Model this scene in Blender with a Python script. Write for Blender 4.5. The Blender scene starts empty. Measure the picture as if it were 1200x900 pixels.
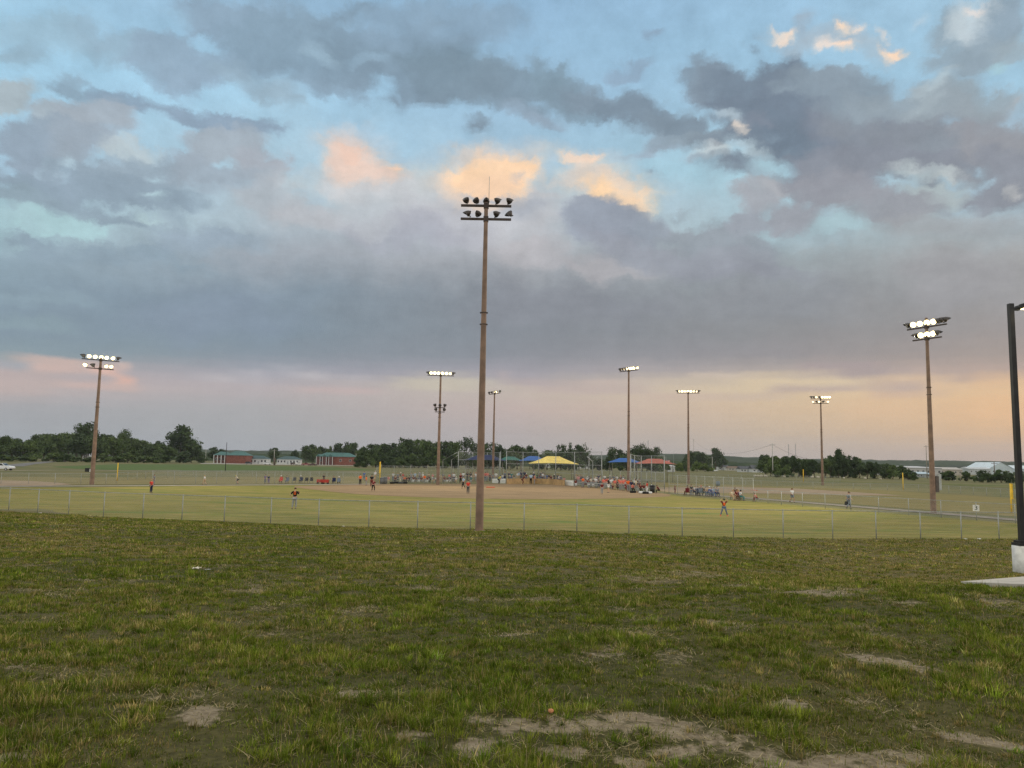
import bpy, math, random
import numpy as np
from mathutils import Vector, Matrix
R = math.radians
rnd = random.Random(7)
nrg = np.random.default_rng(11)
SC = bpy.context.scene
COL = SC.collection

# ------------------------------------------------------------------ camera
EYE = Vector((0.0, 0.0, 4.0))
PITCH, ROLL, FPX = R(5.85), R(1.02), 901.0
CAM_M = Matrix.Rotation(R(90) + PITCH, 3, 'X') @ Matrix.Rotation(ROLL, 3, 'Z')
cam = bpy.data.cameras.new('camera'); cam_o = bpy.data.objects.new('camera', cam); COL.objects.link(cam_o)
cam.sensor_width = 36.0; cam.lens = 36.0 * FPX / 1200.0; cam.clip_start = 0.1; cam.clip_end = 20000
cam_o.location = EYE; cam_o.rotation_euler = CAM_M.to_euler()
SC.camera = cam_o
SC.view_settings.view_transform = 'Standard'; SC.view_settings.look = 'None'
SC.view_settings.gamma = 1.0; SC.view_settings.exposure = 0.0
SC.view_settings.use_curve_mapping = False
SC.render.engine = 'CYCLES'
SC.cycles.transparent_max_bounces = 40
SC.cycles.max_bounces = 6
SC.cycles.use_denoising = True; SC.cycles.denoiser = 'OPENIMAGEDENOISE'; SC.cycles.denoising_prefilter = 'NONE'
SC.cycles.sample_clamp_indirect = 2.0

def ray(px, py):
    return (CAM_M @ Vector(((px - 600) / FPX, (450 - py) / FPX, -1.0)))
def project(p):
    c = CAM_M.transposed() @ (Vector(p) - EYE)
    return 600 + FPX * c.x / -c.z, 450 - FPX * c.y / -c.z

# ------------------------------------------------------------------ sky
def srgb(c):
    return tuple(((v / 255) / 12.92 if v <= 10.3 else ((v / 255 + 0.055) / 1.055) ** 2.4) for v in c)

class NT:
    """small helper to write shader maths"""
    def __init__(s, tree): s.t = tree
    def n(s, typ, **kw):
        nd = s.t.nodes.new(typ)
        for k, v in kw.items(): setattr(nd, k, v)
        return nd
    def lk(s, a, b): s.t.links.new(a, b)
    def put(s, sock, v):
        if isinstance(v, bpy.types.NodeSocket): s.lk(v, sock)
        else: sock.default_value = v
    def m(s, op, a, b=0.0, c=0.0, clamp=False):
        nd = s.n('ShaderNodeMath', operation=op, use_clamp=clamp)
        s.put(nd.inputs[0], a); s.put(nd.inputs[1], b); s.put(nd.inputs[2], c)
        return nd.outputs[0]
    def step(s, x, lo, hi):
        nd = s.n('ShaderNodeMapRange', interpolation_type='SMOOTHSTEP')
        s.put(nd.inputs[0], x); s.put(nd.inputs[1], lo); s.put(nd.inputs[2], hi)
        return nd.outputs[0]
    def vec(s, x, y, z):
        nd = s.n('ShaderNodeCombineXYZ'); s.put(nd.inputs[0], x); s.put(nd.inputs[1], y); s.put(nd.inputs[2], z)
        return nd.outputs[0]
    def noise(s, vec, scale, detail=5.0, rough=0.55, lac=2.0):
        nd = s.n('ShaderNodeTexNoise', noise_dimensions='3D')
        s.put(nd.inputs['Vector'], vec); nd.inputs['Scale'].default_value = scale
        nd.inputs['Detail'].default_value = detail; nd.inputs['Roughness'].default_value = rough
        nd.inputs['Lacunarity'].default_value = lac
        return nd.outputs
    def mix(s, f, a, b, typ='MIX'):
        nd = s.n('ShaderNodeMix', data_type='RGBA', blend_type=typ)
        nd.clamp_factor = True
        s.put(nd.inputs[0], f)
        for i, v in ((6, a), (7, b)):
            if isinstance(v, bpy.types.NodeSocket): s.lk(v, nd.inputs[i])
            else: nd.inputs[i].default_value = tuple(v) + ((1,) if len(v) == 3 else ())
        return nd.outputs[2]

# colours of the evening sky, laid out on azimuth and elevation through a coarse table
SKY_ROWS = [  # photo row, then colours at columns 0, 300, 600, 900, 1200
 (-60, (168,204,226), (150,182,208), (140,175,205), (150,188,215), (165,200,222)),
 (0,   (163,203,228), (152,186,212), (146,181,210), (156,193,220), (165,200,222)),
 (100, (166,208,232), (165,206,230), (152,188,214), (158,196,220), (160,198,220)),
 (200, (165,205,225), (170,203,218), (160,198,218), (164,206,220), (162,190,205)),
 (255, (164,202,210), (172,190,202), (182,190,200), (166,196,206), (165,178,188)),
 (300, (140,165,178), (158,168,180), (166,170,178), (154,166,174), (164,166,169)),
 (345, (130,154,168), (132,150,165), (137,144,154), (140,146,153), (157,157,160)),
 (390, (130,150,164), (129,146,160), (133,140,150), (142,144,149), (159,153,153)),
 (415, (140,157,166), (135,148,161), (138,143,153), (149,147,152), (168,156,151)),
 (436, (186,172,172), (160,162,174), (160,158,168), (178,168,164), (190,168,158)),
 (455, (186,174,174), (182,174,178), (192,182,174), (216,196,166), (230,194,154)),
 (478, (164,166,172), (170,170,174), (192,176,172), (212,187,158), (232,192,146)),
 (505, (158,163,170), (165,167,172), (180,170,170), (200,180,158), (222,184,146)),
 (535, (154,162,172), (162,166,174), (172,168,170), (180,170,166), (192,170,156)),
 (600, (150,160,170), (158,162,170), (168,164,168), (172,165,162), (180,165,155))]
SKY_BLOBS = [  # x, y, half width, half height, tilt (deg, right end down +), colour, strength, edge softness
 # veil along the top left
 (60,40,90,26,8,(156,186,204),.75,.9), (150,48,80,26,6,(150,176,194),.8,.8), (20,60,50,14,10,(148,176,194),.7,.8),
 (215,62,62,36,24,(146,170,190),.95,.6), (185,72,40,16,20,(150,175,195),.7,.8), (240,18,60,10,10,(150,180,200),.6,.8),
 (300,30,95,40,12,(142,166,186),.95,.6), (380,55,110,45,14,(138,163,182),.95,.55), (470,70,100,46,16,(131,154,172),.95,.5),
 (540,88,78,40,14,(126,148,164),.95,.5), (600,96,70,34,16,(130,152,168),.9,.55), (655,102,50,20,22,(130,154,170),.95,.5),
 (510,30,120,30,4,(140,165,186),.8,.8), (300,95,60,14,18,(150,175,192),.75,.8),(330,115,40,12,20,(152,178,194),.6,.8),
 (375,60,26,9,20,(168,196,214),.5,.9), (430,62,30,9,10,(160,190,212),.5,.9),
 # thin dark band
 (95,108,55,9,8,(142,168,186),.9,.6), (150,117,50,11,14,(140,165,185),.95,.5), (215,132,60,14,10,(140,164,184),1,.5),
 (290,144,55,10,12,(142,166,186),.95,.5), (85,92,20,10,0,(146,172,190),.8,.7),
 (20,68,50,14,12,(150,178,195),.7,.8),
 # left cumulus
 (12,118,34,26,0,(172,186,194),.95,.5), (62,140,44,24,10,(170,182,192),.9,.5), (110,140,46,22,0,(166,178,190),.95,.5), (150,152,22,16,0,(164,176,188),.8,.6),
 (30,165,60,22,6,(146,166,182),.95,.5), (90,170,50,18,0,(158,172,186),.9,.6), (90,184,24,14,0,(156,170,184),.9,.5),
 (150,180,34,14,0,(188,198,204),.8,.6), (60,198,40,10,0,(180,200,208),.6,.8), (55,212,70,18,4,(142,164,180),.95,.6),
 (160,205,70,20,0,(150,170,184),.95,.6), (130,228,110,22,6,(140,162,177),.95,.6), (20,215,40,14,4,(140,163,178),.9,.6),
 (270,170,50,24,4,(166,178,190),.95,.5), (300,190,34,22,0,(170,178,190),.9,.6), (255,205,60,22,6,(160,174,188),.9,.6), (310,235,60,30,6,(176,184,194),.85,.8),
 (183,230,14,6,20,(176,208,216),.8,.7),(182,205,10,4,0,(174,208,220),.7,.7),
 (20,236,60,16,6,(142,165,178),.9,.6), (120,252,70,10,12,(142,164,178),.95,.5), (178,258,20,6,16,(180,206,212),.8,.8),
 (75,266,75,14,8,(168,206,212),.95,.6), (10,256,40,6,8,(164,198,206),.7,.7),(20,285,50,14,8,(140,164,178),.9,.6), (110,298,110,16,4,(140,163,177),.9,.7), (14,289,22,4,8,(166,200,206),.8,.8),
 (240,275,70,20,0,(146,166,182),.7,.9), (40,350,90,10,4,(146,170,182),.6,.9),(30,380,70,12,4,(146,168,176),.5,.9),
 # bright haze with peach tops in the middle
 (500,215,150,44,0,(204,206,208),.75,1), (430,190,70,40,20,(210,206,208),.7,1), (580,200,90,36,0,(214,206,204),.75,1), (710,215,70,42,20,(206,206,208),.75,1),
 (430,245,110,34,0,(190,196,204),.8,.9), (560,250,110,40,0,(194,195,202),.8,.9), (420,215,80,26,0,(200,204,210),.8,.9), (620,245,60,40,0,(190,193,200),.7,.9),
 (400,165,26,30,10,(208,208,212),.8,.9), (414,184,44,26,16,(234,208,194),.95,.9), (455,196,28,20,0,(230,208,196),.85,.9), (430,198,50,20,6,(232,206,192),.7,1), (462,192,9,8,0,(250,214,186),.8,.8),(415,176,18,12,20,(240,206,188),.8,.9),
 (565,214,70,32,0,(236,212,192),.95,.9), (552,205,38,19,4,(254,217,180),.98,.75), (598,206,32,17,-4,(254,217,180),.98,.75), (575,214,40,14,0,(248,212,180),.85,.8),
 (570,226,34,5,0,(176,184,196),.8,.7), (608,206,9,4,-14,(190,186,190),.6,.8),
 (682,184,28,9,6,(246,216,192),.9,.6), (700,181,12,5,-20,(246,218,196),.8,.6), (672,180,16,5,10,(236,216,200),.7,.8), (690,210,50,22,0,(212,206,202),.7,.9),
 (720,226,54,32,24,(232,210,192),.8,1), (706,224,30,20,24,(252,215,174),.98,.7), (738,234,30,22,24,(248,217,184),.95,.8), (725,215,24,10,30,(232,214,196),.8,.8),
 # middle cumulus bank
 (690,258,36,26,0,(156,165,180),1,.35), (725,264,36,22,8,(152,161,176),1,.35), (762,268,26,20,0,(150,160,174),1,.35), (825,278,80,28,4,(150,160,171),1,.5),
 (740,290,70,16,12,(154,160,174),.9,.7), (620,290,60,20,0,(184,182,188),.6,.9), (700,310,70,14,6,(178,176,182),.7,.9), (860,318,90,16,4,(146,150,164),.7,.9),
 (800,300,110,16,4,(152,158,170),.8,.8), (615,240,26,18,0,(166,174,188),.6,.8), (480,270,90,26,0,(168,172,186),.7,.9), (440,262,30,14,0,(188,194,202),.6,.8), (360,250,50,22,0,(186,190,198),.7,.8),
 (885,232,34,24,0,(164,170,180),1,.35), (905,215,22,16,0,(172,176,184),1,.4), (925,252,50,18,0,(158,164,175),1,.4), (870,258,34,14,0,(156,164,176),1,.4), (885,215,10,20,0,(166,174,184),.8,.6),
 # small dark scraps in the blue
 (762,38,12,5,-6,(140,162,184),.7,.7), (735,78,32,10,-14,(144,168,190),.8,.7), (640,138,26,9,16,(148,170,188),.7,.8), (610,125,30,12,14,(146,168,186),.7,.8),
 (770,178,30,6,-10,(156,176,192),.8,.7), (770,203,5,2,0,(140,155,170),.9,.6), (793,213,7,2.5,0,(140,155,170),.9,.6), (735,182,8,3,0,(160,178,192),.7,.7), (818,186,14,5,10,(170,184,196),.7,.8),
 # dark mass on the right
 (700,112,50,14,10,(134,154,170),.95,.5), (752,130,54,24,16,(126,146,162),1,.45), (790,142,44,20,14,(130,149,164),.95,.5), (820,90,34,12,-6,(132,153,170),.95,.5), (850,100,50,24,0,(134,153,169),.95,.5),
 (780,166,26,16,10,(146,164,178),.8,.7), (850,160,60,14,-6,(150,166,178),.85,.7), (960,150,150,72,6,(128,142,156),1,.6), (900,120,66,54,0,(122,139,155),1,.5), (960,140,110,60,8,(119,134,150),1,.5), (920,160,60,34,20,(114,131,147),.9,.7), (1010,160,100,44,6,(128,138,153),1,.45),
 (985,195,80,30,0,(138,145,158),1,.45), (1090,165,120,44,4,(138,146,157),.95,.6), (1160,160,60,40,0,(152,155,163),.9,.6), (1060,185,110,24,6,(136,143,156),.9,.6), (970,222,60,20,0,(148,152,163),.95,.5), (1180,190,50,20,10,(140,146,158),.9,.6),
 (1000,100,90,26,0,(142,158,171),.9,.6), (1060,115,60,20,-10,(150,164,175),.8,.7), (1130,110,80,26,0,(154,167,176),.85,.7),
 (940,25,26,22,0,(160,178,194),.85,.6), (960,42,60,20,-6,(168,186,200),.8,.7), (1030,55,50,18,0,(170,190,204),.7,.8),
 (1120,45,34,34,-40,(150,170,184),.95,.5), (1165,25,50,24,-50,(148,167,182),.95,.5), (1150,60,40,22,-40,(150,168,181),.9,.6), (1190,60,26,24,0,(160,176,186),.8,.7),
 (1132,20,20,30,40,(202,214,220),.8,.8), (1096,92,34,8,-36,(182,198,206),.7,.8), (1085,120,26,6,-34,(170,184,192),.6,.8), (1170,78,18,9,0,(168,204,216),.8,.7), (1190,120,20,5,-20,(176,182,188),.6,.8),
 (918,37,17,8,-14,(250,226,206),1,.6), (990,31,11,6,10,(252,224,198),1,.6), (1010,34,8,5,0,(240,222,208),.9,.7), (1038,36,6,3,0,(246,224,206),.9,.7), (978,54,22,7,-6,(236,222,212),.9,.7), (990,55,8,7,0,(252,222,198),.9,.7), (1050,53,20,9,-6,(252,220,192),1,.6), (1078,16,8,4,0,(200,216,228),.7,.8), (1135,2,22,4,0,(236,226,220),.8,.8),
 (865,150,11,4,10,(240,226,212),.9,.7), (848,132,16,10,30,(190,208,218),.7,.8), (835,178,26,8,0,(206,208,210),.7,.8), (880,172,40,8,6,(190,206,214),.6,.8), (905,190,26,18,10,(168,206,218),.7,.7),
 (1075,205,46,12,0,(176,188,194),.8,.7), (1095,222,60,14,0,(176,186,190),.8,.8), (1050,212,20,8,10,(140,148,160),.8,.7), (1085,213,18,6,0,(138,146,158),.8,.7), (1130,205,20,12,0,(150,158,168),.7,.7), (1175,222,40,20,0,(142,148,160),.95,.5), (1190,218,12,5,20,(206,206,204),.7,.8), (1110,200,14,5,-20,(200,210,212),.7,.8), (1060,200,22,4,14,(196,206,210),.6,.8),
 (1040,240,70,18,0,(152,156,166),.9,.6), (985,262,40,14,0,(166,198,206),.8,.7), (1000,250,12,10,0,(150,158,168),.6,.8), (950,280,60,12,0,(160,178,188),.6,.9), (1100,262,90,20,0,(160,164,170),.7,.9), (1130,330,90,40,0,(158,158,164),.6,1),
 # low bands
 (640,360,160,36,0,(136,141,152),.6,1), (240,370,120,40,0,(132,150,168),.6,1), (900,350,120,30,0,(143,148,157),.6,1),
 (60,428,85,9,2,(208,182,174),.85,.6), (130,434,26,5,-6,(222,184,170),.9,.6), (14,430,26,5,6,(160,166,176),.9,.6), (120,452,60,7,0,(202,178,172),.8,.7), (145,446,14,4,6,(224,182,166),.8,.7), (30,450,60,12,0,(192,176,174),.7,.8), (150,428,10,2,-14,(220,190,178),.7,.7),
 (240,445,80,3,2,(194,190,194),.8,.7), (330,441,110,2.5,2,(196,192,196),.8,.7), (300,432,60,2.5,0,(180,180,188),.7,.7), (395,458,60,5,0,(196,176,176),.6,.8), (520,448,70,12,0,(200,192,176),.8,.9), (588,441,10,3,0,(210,184,172),.8,.7), (640,450,60,4,4,(176,164,168),.7,.8), (560,441,90,2,0,(164,160,170),.7,.8),
 (740,447,70,3,-2,(200,186,176),.8,.7), (690,455,90,8,0,(188,172,170),.7,.8), (840,441,60,3,-4,(208,192,176),.8,.7), (930,446,90,8,0,(218,198,168),.85,.7), (1050,438,30,3,26,(214,192,170),.8,.7), (1090,450,70,8,0,(222,192,160),.8,.8),
 (1000,431,70,8,3,(168,156,158),.85,.6), (960,455,70,3,0,(188,170,162),.8,.6), (1040,452,60,3,3,(186,168,162),.8,.6), (1080,463,90,2.5,2,(206,178,158),.7,.7), (1150,441,60,3,4,(178,160,156),.7,.7), (880,463,60,3,0,(200,180,166),.6,.7), (800,466,60,3,0,(200,178,166),.5,.8),
 (1180,448,60,12,0,(226,190,152),.7,.9), (1180,480,90,20,0,(230,188,148),.6,1), (1060,480,90,16,0,(222,188,154),.6,1)]

_sp = np.random.default_rng(23).random((256, 256))
def sfbm(x, y, o, r):
    s = 0; a = 1; t = 0
    for i in range(o):
        X_, Y_ = x * 2**i + 31.7*i, y * 2**i + 11.3*i; xi = np.floor(X_).astype(int); yi = np.floor(Y_).astype(int); fx = X_ - xi; fy = Y_ - yi
        fx = fx*fx*(3-2*fx); fy = fy*fy*(3-2*fy); g = lambda p, q: _sp[p & 255, q & 255]
        s = s + a * ((g(xi,yi)*(1-fx)+g(xi+1,yi)*fx)*(1-fy) + (g(xi,yi+1)*(1-fx)+g(xi+1,yi+1)*fx)*fy); t += a; a *= r
    return s / t
def paint_sky():
    s = 3.0
    ys = np.arange(-60, 604, s); xs = np.arange(-20, 1224, s)
    X, Y = np.meshgrid(xs, ys)
    rows = np.array([r[0] for r in SKY_ROWS], float)
    img = np.zeros(X.shape + (3,))
    tab = np.array([[c for c in r[1:]] for r in SKY_ROWS], float)
    for k in range(3):
        colv = np.array([np.interp(xs, [0, 300, 600, 900, 1200], tab[i, :, k]) for i in range(len(rows))])
        for j in range(len(xs)):
            img[:, j, k] = np.interp(ys, rows, colv[:, j])
    FR = (sfbm(X / 46.0, Y / 24.0, 6, .58) - .5) * 2.1
    for (x, y, a, b, t, c, w, soft) in SKY_BLOBS:
        ct, st = math.cos(R(t)), math.sin(R(t))
        dx, dy = X - x, Y - y
        u = (dx * ct + dy * st) / (a * 1.18); v = (-dx * st + dy * ct) / (b * 1.18)
        r = np.sqrt(u * u + v * v)
        k = min(1.0, max(.25, min(a, b) / 14.0)) * (.30 if y > 405 else 1.0) * (.45 if soft > .75 else .85)
        f = np.clip((1 - r + FR * k * .95) / max(soft * .72, .05), 0, 1); f = f * f * (3 - 2 * f) * w
        img += f[..., None] * (np.array(c, float) - img)
    # clouds a touch more neutral, blue gaps a touch paler
    sat = img.max(-1) - img.min(-1); grey = np.clip((36 - sat) / 14, 0, 1) * np.clip((Y - 120) / 80, 0, 1); img[..., 2] -= 2 * grey; img[..., 0] += 1 * grey
    bl = np.clip((img[..., 2] - img[..., 0] - 28) / 12, 0, 1); img[..., 0] += 5 * bl * np.clip((Y - 60) / 120, 0, 1)
    return xs, ys, img

AZ0, AZ1, NAZ = -40.0, 40.0, 200           # one curve of 200 points per row of the table
ELS = np.concatenate([np.arange(-1.5, 9.0, 0.5), np.arange(9.0, 35.1, 0.4)])
def sky_table():
    xs, ys, img = paint_sky()
    azs = np.linspace(AZ0, AZ1, NAZ)
    out = np.zeros((len(ELS), NAZ, 3))
    for i, e in enumerate(ELS):
        for j, a in enumerate(azs):
            d = Vector((math.sin(R(a)) * math.cos(R(e)), math.cos(R(a)) * math.cos(R(e)), math.sin(R(e))))
            px, py = project(EYE + d)
            fx = min(max((px - xs[0]) / 3, 0), len(xs) - 1.01); fy = min(max((py - ys[0]) / 3, 0), len(ys) - 1.01)
            ix, iy = int(fx), int(fy); fx -= ix; fy -= iy
            c = (img[iy, ix] * (1-fx) + img[iy, ix+1] * fx) * (1-fy) + (img[iy+1, ix] * (1-fx) + img[iy+1, ix+1] * fx) * fy
            out[i, j] = c
    return out

world = bpy.data.worlds.new('World'); SC.world = world; world.use_nodes = True
wt = world.node_tree; wt.nodes.clear(); W = NT(wt)
tc = W.n('ShaderNodeTexCoord'); nrm = W.n('ShaderNodeVectorMath', operation='NORMALIZE'); W.lk(tc.outputs['Generated'], nrm.inputs[0])
sep = W.n('ShaderNodeSeparateXYZ'); W.lk(nrm.outputs[0], sep.inputs[0])
dx, dy, dz = sep.outputs
zz = W.m('ADD', W.m('MAXIMUM', dz, 0.0), 0.16)
flat = W.vec(W.m('DIVIDE', dx, zz), W.m('DIVIDE', dy, zz), 0.0)       # the cloud sheet seen in perspective
az = W.m('MULTIPLY', W.m('ARCTAN2', dx, dy), 57.29578)
el = W.m('MULTIPLY', W.m('ARCSINE', dz), 57.29578)
# turbulence displaces the table lookup, so cloud edges break up
n1 = W.n('ShaderNodeTexNoise'); W.lk(flat, n1.inputs['Vector']); n1.inputs['Scale'].default_value = 3.2; n1.inputs['Detail'].default_value = 6; n1.inputs['Roughness'].default_value = .6
ns = W.n('ShaderNodeSeparateXYZ'); W.lk(n1.outputs['Color'], ns.inputs[0])
n2 = W.n('ShaderNodeTexNoise'); W.lk(nrm.outputs[0], n2.inputs['Vector']); n2.inputs['Scale'].default_value = 20; n2.inputs['Detail'].default_value = 9; n2.inputs['Roughness'].default_value = .68
ns2 = W.n('ShaderNodeSeparateXYZ'); W.lk(n2.outputs['Color'], ns2.inputs[0])
amp_el = W.m('ADD', W.m('MULTIPLY', W.step(el, 4.0, 14.0), .9), 0.6)
amp_az = W.m('ADD', W.m('MULTIPLY', W.step(el, 4.0, 14.0), .2), 1.4)
azw = W.m('ADD', az, W.m('MULTIPLY', W.m('SUBTRACT', ns.outputs[0], .5), amp_az))
elw = W.m('ADD', el, W.m('MULTIPLY', W.m('SUBTRACT', ns.outputs[1], .5), amp_el))
n5 = W.n('ShaderNodeTexNoise', noise_type='RIDGED_MULTIFRACTAL'); W.lk(nrm.outputs[0], n5.inputs['Vector']); n5.inputs['Scale'].default_value = 9; n5.inputs['Detail'].default_value = 6; n5.inputs['Roughness'].default_value = .55; n5.inputs['Offset'].default_value = 1.0; n5.inputs['Gain'].default_value = 1.2
bil = W.m('MULTIPLY', W.m('SUBTRACT', W.m('MINIMUM', n5.outputs[0], 2.0), .9), W.m('MULTIPLY', W.step(el, 7.0, 15.0), .55))
elw = W.m('ADD', elw, bil)
amp2 = W.m('ADD', W.m('MULTIPLY', W.step(el, 5.0, 13.0), 2.0), 0.3)
azw = W.m('ADD', azw, W.m('MULTIPLY', W.m('SUBTRACT', ns2.outputs[0], .5), W.m('MULTIPLY', amp2, 1.3)))
elw = W.m('ADD', elw, W.m('MULTIPLY', W.m('SUBTRACT', ns2.outputs[1], .5), amp2))
un = W.m('DIVIDE', W.m('SUBTRACT', azw, AZ0), AZ1 - AZ0, clamp=True)
TAB = sky_table()
def row_group(row):
    """one row of the table as a node group: azimuth factor in, colour out"""
    g = bpy.data.node_groups.new('sky_row', 'ShaderNodeTree'); G = NT(g)
    g.interface.new_socket('u', in_out='INPUT', socket_type='NodeSocketFloat')
    g.interface.new_socket('colour', in_out='OUTPUT', socket_type='NodeSocketColor')
    gi = g.nodes.new('NodeGroupInput'); go = g.nodes.new('NodeGroupOutput')
    nd = G.n('ShaderNodeRGBCurve'); mp = nd.mapping; mp.use_clip = False
    lin = np.array([srgb(TAB[row, j]) for j in range(NAZ)])
    for k in range(3):
        cv = mp.curves[k]
        cv.points[0].location = (0, lin[0, k]); cv.points[-1].location = (1, lin[-1, k])
        for j in range(1, NAZ - 1): cv.points.new(j / (NAZ - 1.0), lin[j, k])
        for p in cv.points: p.handle_type = 'VECTOR'
    mp.update()
    cx = G.n('ShaderNodeCombineColor')
    for k in range(3): G.lk(gi.outputs[0], cx.inputs[k])
    G.lk(cx.outputs[0], nd.inputs[1]); c = nd.outputs[0]
    G.lk(c, go.inputs[0])
    return g
colr = None
for i in range(len(ELS)):
    if i % 12 == 0 and i:          # rows are worked off in blocks, which keeps the shader's stack small
        un = W.m('MULTIPLY_ADD', colr, 1e-7, un)
        elw = W.m('MULTIPLY_ADD', colr, 1e-7, elw)
    gn = W.n('ShaderNodeGroup'); gn.node_tree = row_group(i); W.lk(un, gn.inputs[0])
    if colr is None: colr = gn.outputs[0]
    else: colr = W.mix(W.step(elw, float(ELS[i-1]), float(ELS[i])), colr, gn.outputs[0])
# finer shading inside the clouds
n3 = W.noise(flat, 6.0, 9, .66)
n4 = W.noise(nrm.outputs[0], 26.0, 9, .68)
tex = W.m('ADD', W.m('MULTIPLY', W.m('SUBTRACT', n3[0], .5), .34), W.m('MULTIPLY', W.m('SUBTRACT', n4[0], .5), .46))
tex = W.m('MULTIPLY', tex, W.m('ADD', W.m('MULTIPLY', W.step(el, 5.0, 15.0), .75), .25))
colr = W.mix(1.0, colr, W.vec(*[W.m('ADD', tex, 1.0)] * 3), 'MULTIPLY')
# the sky outside the table (overhead, beside and behind): dusk sky and cloud, brightened out of view to lift the ground
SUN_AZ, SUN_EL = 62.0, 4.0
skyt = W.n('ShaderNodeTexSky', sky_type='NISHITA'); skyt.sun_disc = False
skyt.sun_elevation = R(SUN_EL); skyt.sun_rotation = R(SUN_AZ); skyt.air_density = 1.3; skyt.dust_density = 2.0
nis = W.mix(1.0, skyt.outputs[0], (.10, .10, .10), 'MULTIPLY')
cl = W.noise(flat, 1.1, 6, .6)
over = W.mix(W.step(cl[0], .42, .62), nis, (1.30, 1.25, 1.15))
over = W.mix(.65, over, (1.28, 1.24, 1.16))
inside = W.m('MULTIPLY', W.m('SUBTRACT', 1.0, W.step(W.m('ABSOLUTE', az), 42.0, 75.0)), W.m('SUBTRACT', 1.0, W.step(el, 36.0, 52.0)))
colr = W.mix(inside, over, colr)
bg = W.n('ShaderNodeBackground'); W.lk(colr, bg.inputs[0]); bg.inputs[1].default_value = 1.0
wo = W.n('ShaderNodeOutputWorld'); W.lk(bg.outputs[0], wo.inputs[0])
world.cycles.sampling_method = 'MANUAL'; world.cycles.sample_map_resolution = 512

# ------------------------------------------------------------------ weak, broad dusk sun low on the right
sun = bpy.data.lights.new('sun', 'SUN'); sun.energy = 0.5; sun.angle = R(25); sun.color = (1.0, .80, .62)
sun_o = bpy.data.objects.new('sun', sun); COL.objects.link(sun_o)
sd = Vector((math.sin(R(SUN_AZ)) * math.cos(R(SUN_EL + 6)), math.cos(R(SUN_AZ)) * math.cos(R(SUN_EL + 6)), math.sin(R(SUN_EL + 6))))
sun_o.rotation_euler = sd.to_track_quat('Z', 'Y').to_euler()

# ------------------------------------------------------------------ helpers
class MB:
    """collects shapes and links them as ONE mesh object"""
    def __init__(s): s.v = []; s.f = []; s.uv = {}
    def add(s, vs, fs, M=None):
        b = len(s.v)
        s.v += [tuple(M @ Vector(v)) if M is not None else tuple(v) for v in vs]
        s.f += [tuple(i + b for i in f) for f in fs]
        return s
    def box(s, c, d, M=None, top=1.0):
        x, y, z = (q / 2 for q in d); t = top
        vs = [(-x,-y,-z),(x,-y,-z),(x,y,-z),(-x,y,-z),(-x*t,-y*t,z),(x*t,-y*t,z),(x*t,y*t,z),(-x*t,y*t,z)]
        vs = [(a + c[0], b + c[1], e + c[2]) for a, b, e in vs]
        return s.add(vs, [(3,2,1,0),(4,5,6,7),(0,1,5,4),(1,2,6,5),(2,3,7,6),(3,0,4,7)], M)
    def tube(s, pts, rad, n=8, M=None, caps=True):
        pts = [Vector(p) for p in pts]; m = len(pts)
        if not hasattr(rad, '__len__'): rad = [rad] * m
        vs, fs = [], []
        for i, p in enumerate(pts):
            t = (pts[min(i+1, m-1)] - pts[max(i-1, 0)]).normalized()
            a = Vector((0,0,1)) if abs(t.z) < .9 else Vector((1,0,0))
            u = t.cross(a).normalized(); w = t.cross(u)
            for k in range(n):
                g = 2 * math.pi * k / n
                vs.append(p + (u * math.cos(g) + w * math.sin(g)) * rad[i])
        for i in range(m - 1):
            for k in range(n):
                fs.append((i*n+k, i*n+(k+1)%n, (i+1)*n+(k+1)%n, (i+1)*n+k))
        if caps: fs.append(tuple(range(n-1, -1, -1))); fs.append(tuple((m-1)*n + k for k in range(n)))
        return s.add(vs, fs, M)
    def ball(s, c, r, M=None, nu=10, nv=7, keep=None):
        rx, ry, rz = r if hasattr(r, '__len__') else (r, r, r)
        vs = [(c[0], c[1], c[2] + rz)]; fs = []
        for i in range(1, nv):
            a = math.pi * i / nv
            for k in range(nu):
                b = 2 * math.pi * k / nu
                vs.append((c[0] + rx * math.sin(a) * math.cos(b), c[1] + ry * math.sin(a) * math.sin(b), c[2] + rz * math.cos(a)))
        vs.append((c[0], c[1], c[2] - rz)); L = len(vs) - 1
        for k in range(nu):
            fs.append((0, 1 + k, 1 + (k + 1) % nu)); fs.append((L, L - nu + (k + 1) % nu, L - nu + k))
        for i in range(nv - 2):
            for k in range(nu):
                a = 1 + i * nu; b = a + nu
                fs.append((a + k, b + k, b + (k + 1) % nu, a + (k + 1) % nu))
        return s.add(vs, fs, M)
    def sheet(s, pts, z=None):
        s.add(pts, [tuple(range(len(pts)))]); return s
    def prism(s, poly, y0, y1, M=None):
        n = len(poly); vs = [(a, y0, b) for a, b in poly] + [(a, y1, b) for a, b in poly]
        fs = [tuple(range(n)), tuple(range(2*n-1, n-1, -1))] + [(i, i+n, (i+1)%n+n, (i+1)%n) for i in range(n)]
        return s.add(vs, fs, M)
    def mesh(s, name, smooth=False):
        me = bpy.data.meshes.new(name); me.from_pydata([tuple(v) for v in s.v], [], s.f); me.validate(); me.update()
        if smooth: me.polygons.foreach_set('use_smooth', [True] * len(me.polygons))
        return me
    def build(s, name, m=None, parent=None, smooth=False):
        return obj(name, s.mesh(name, smooth), m, parent)

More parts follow.
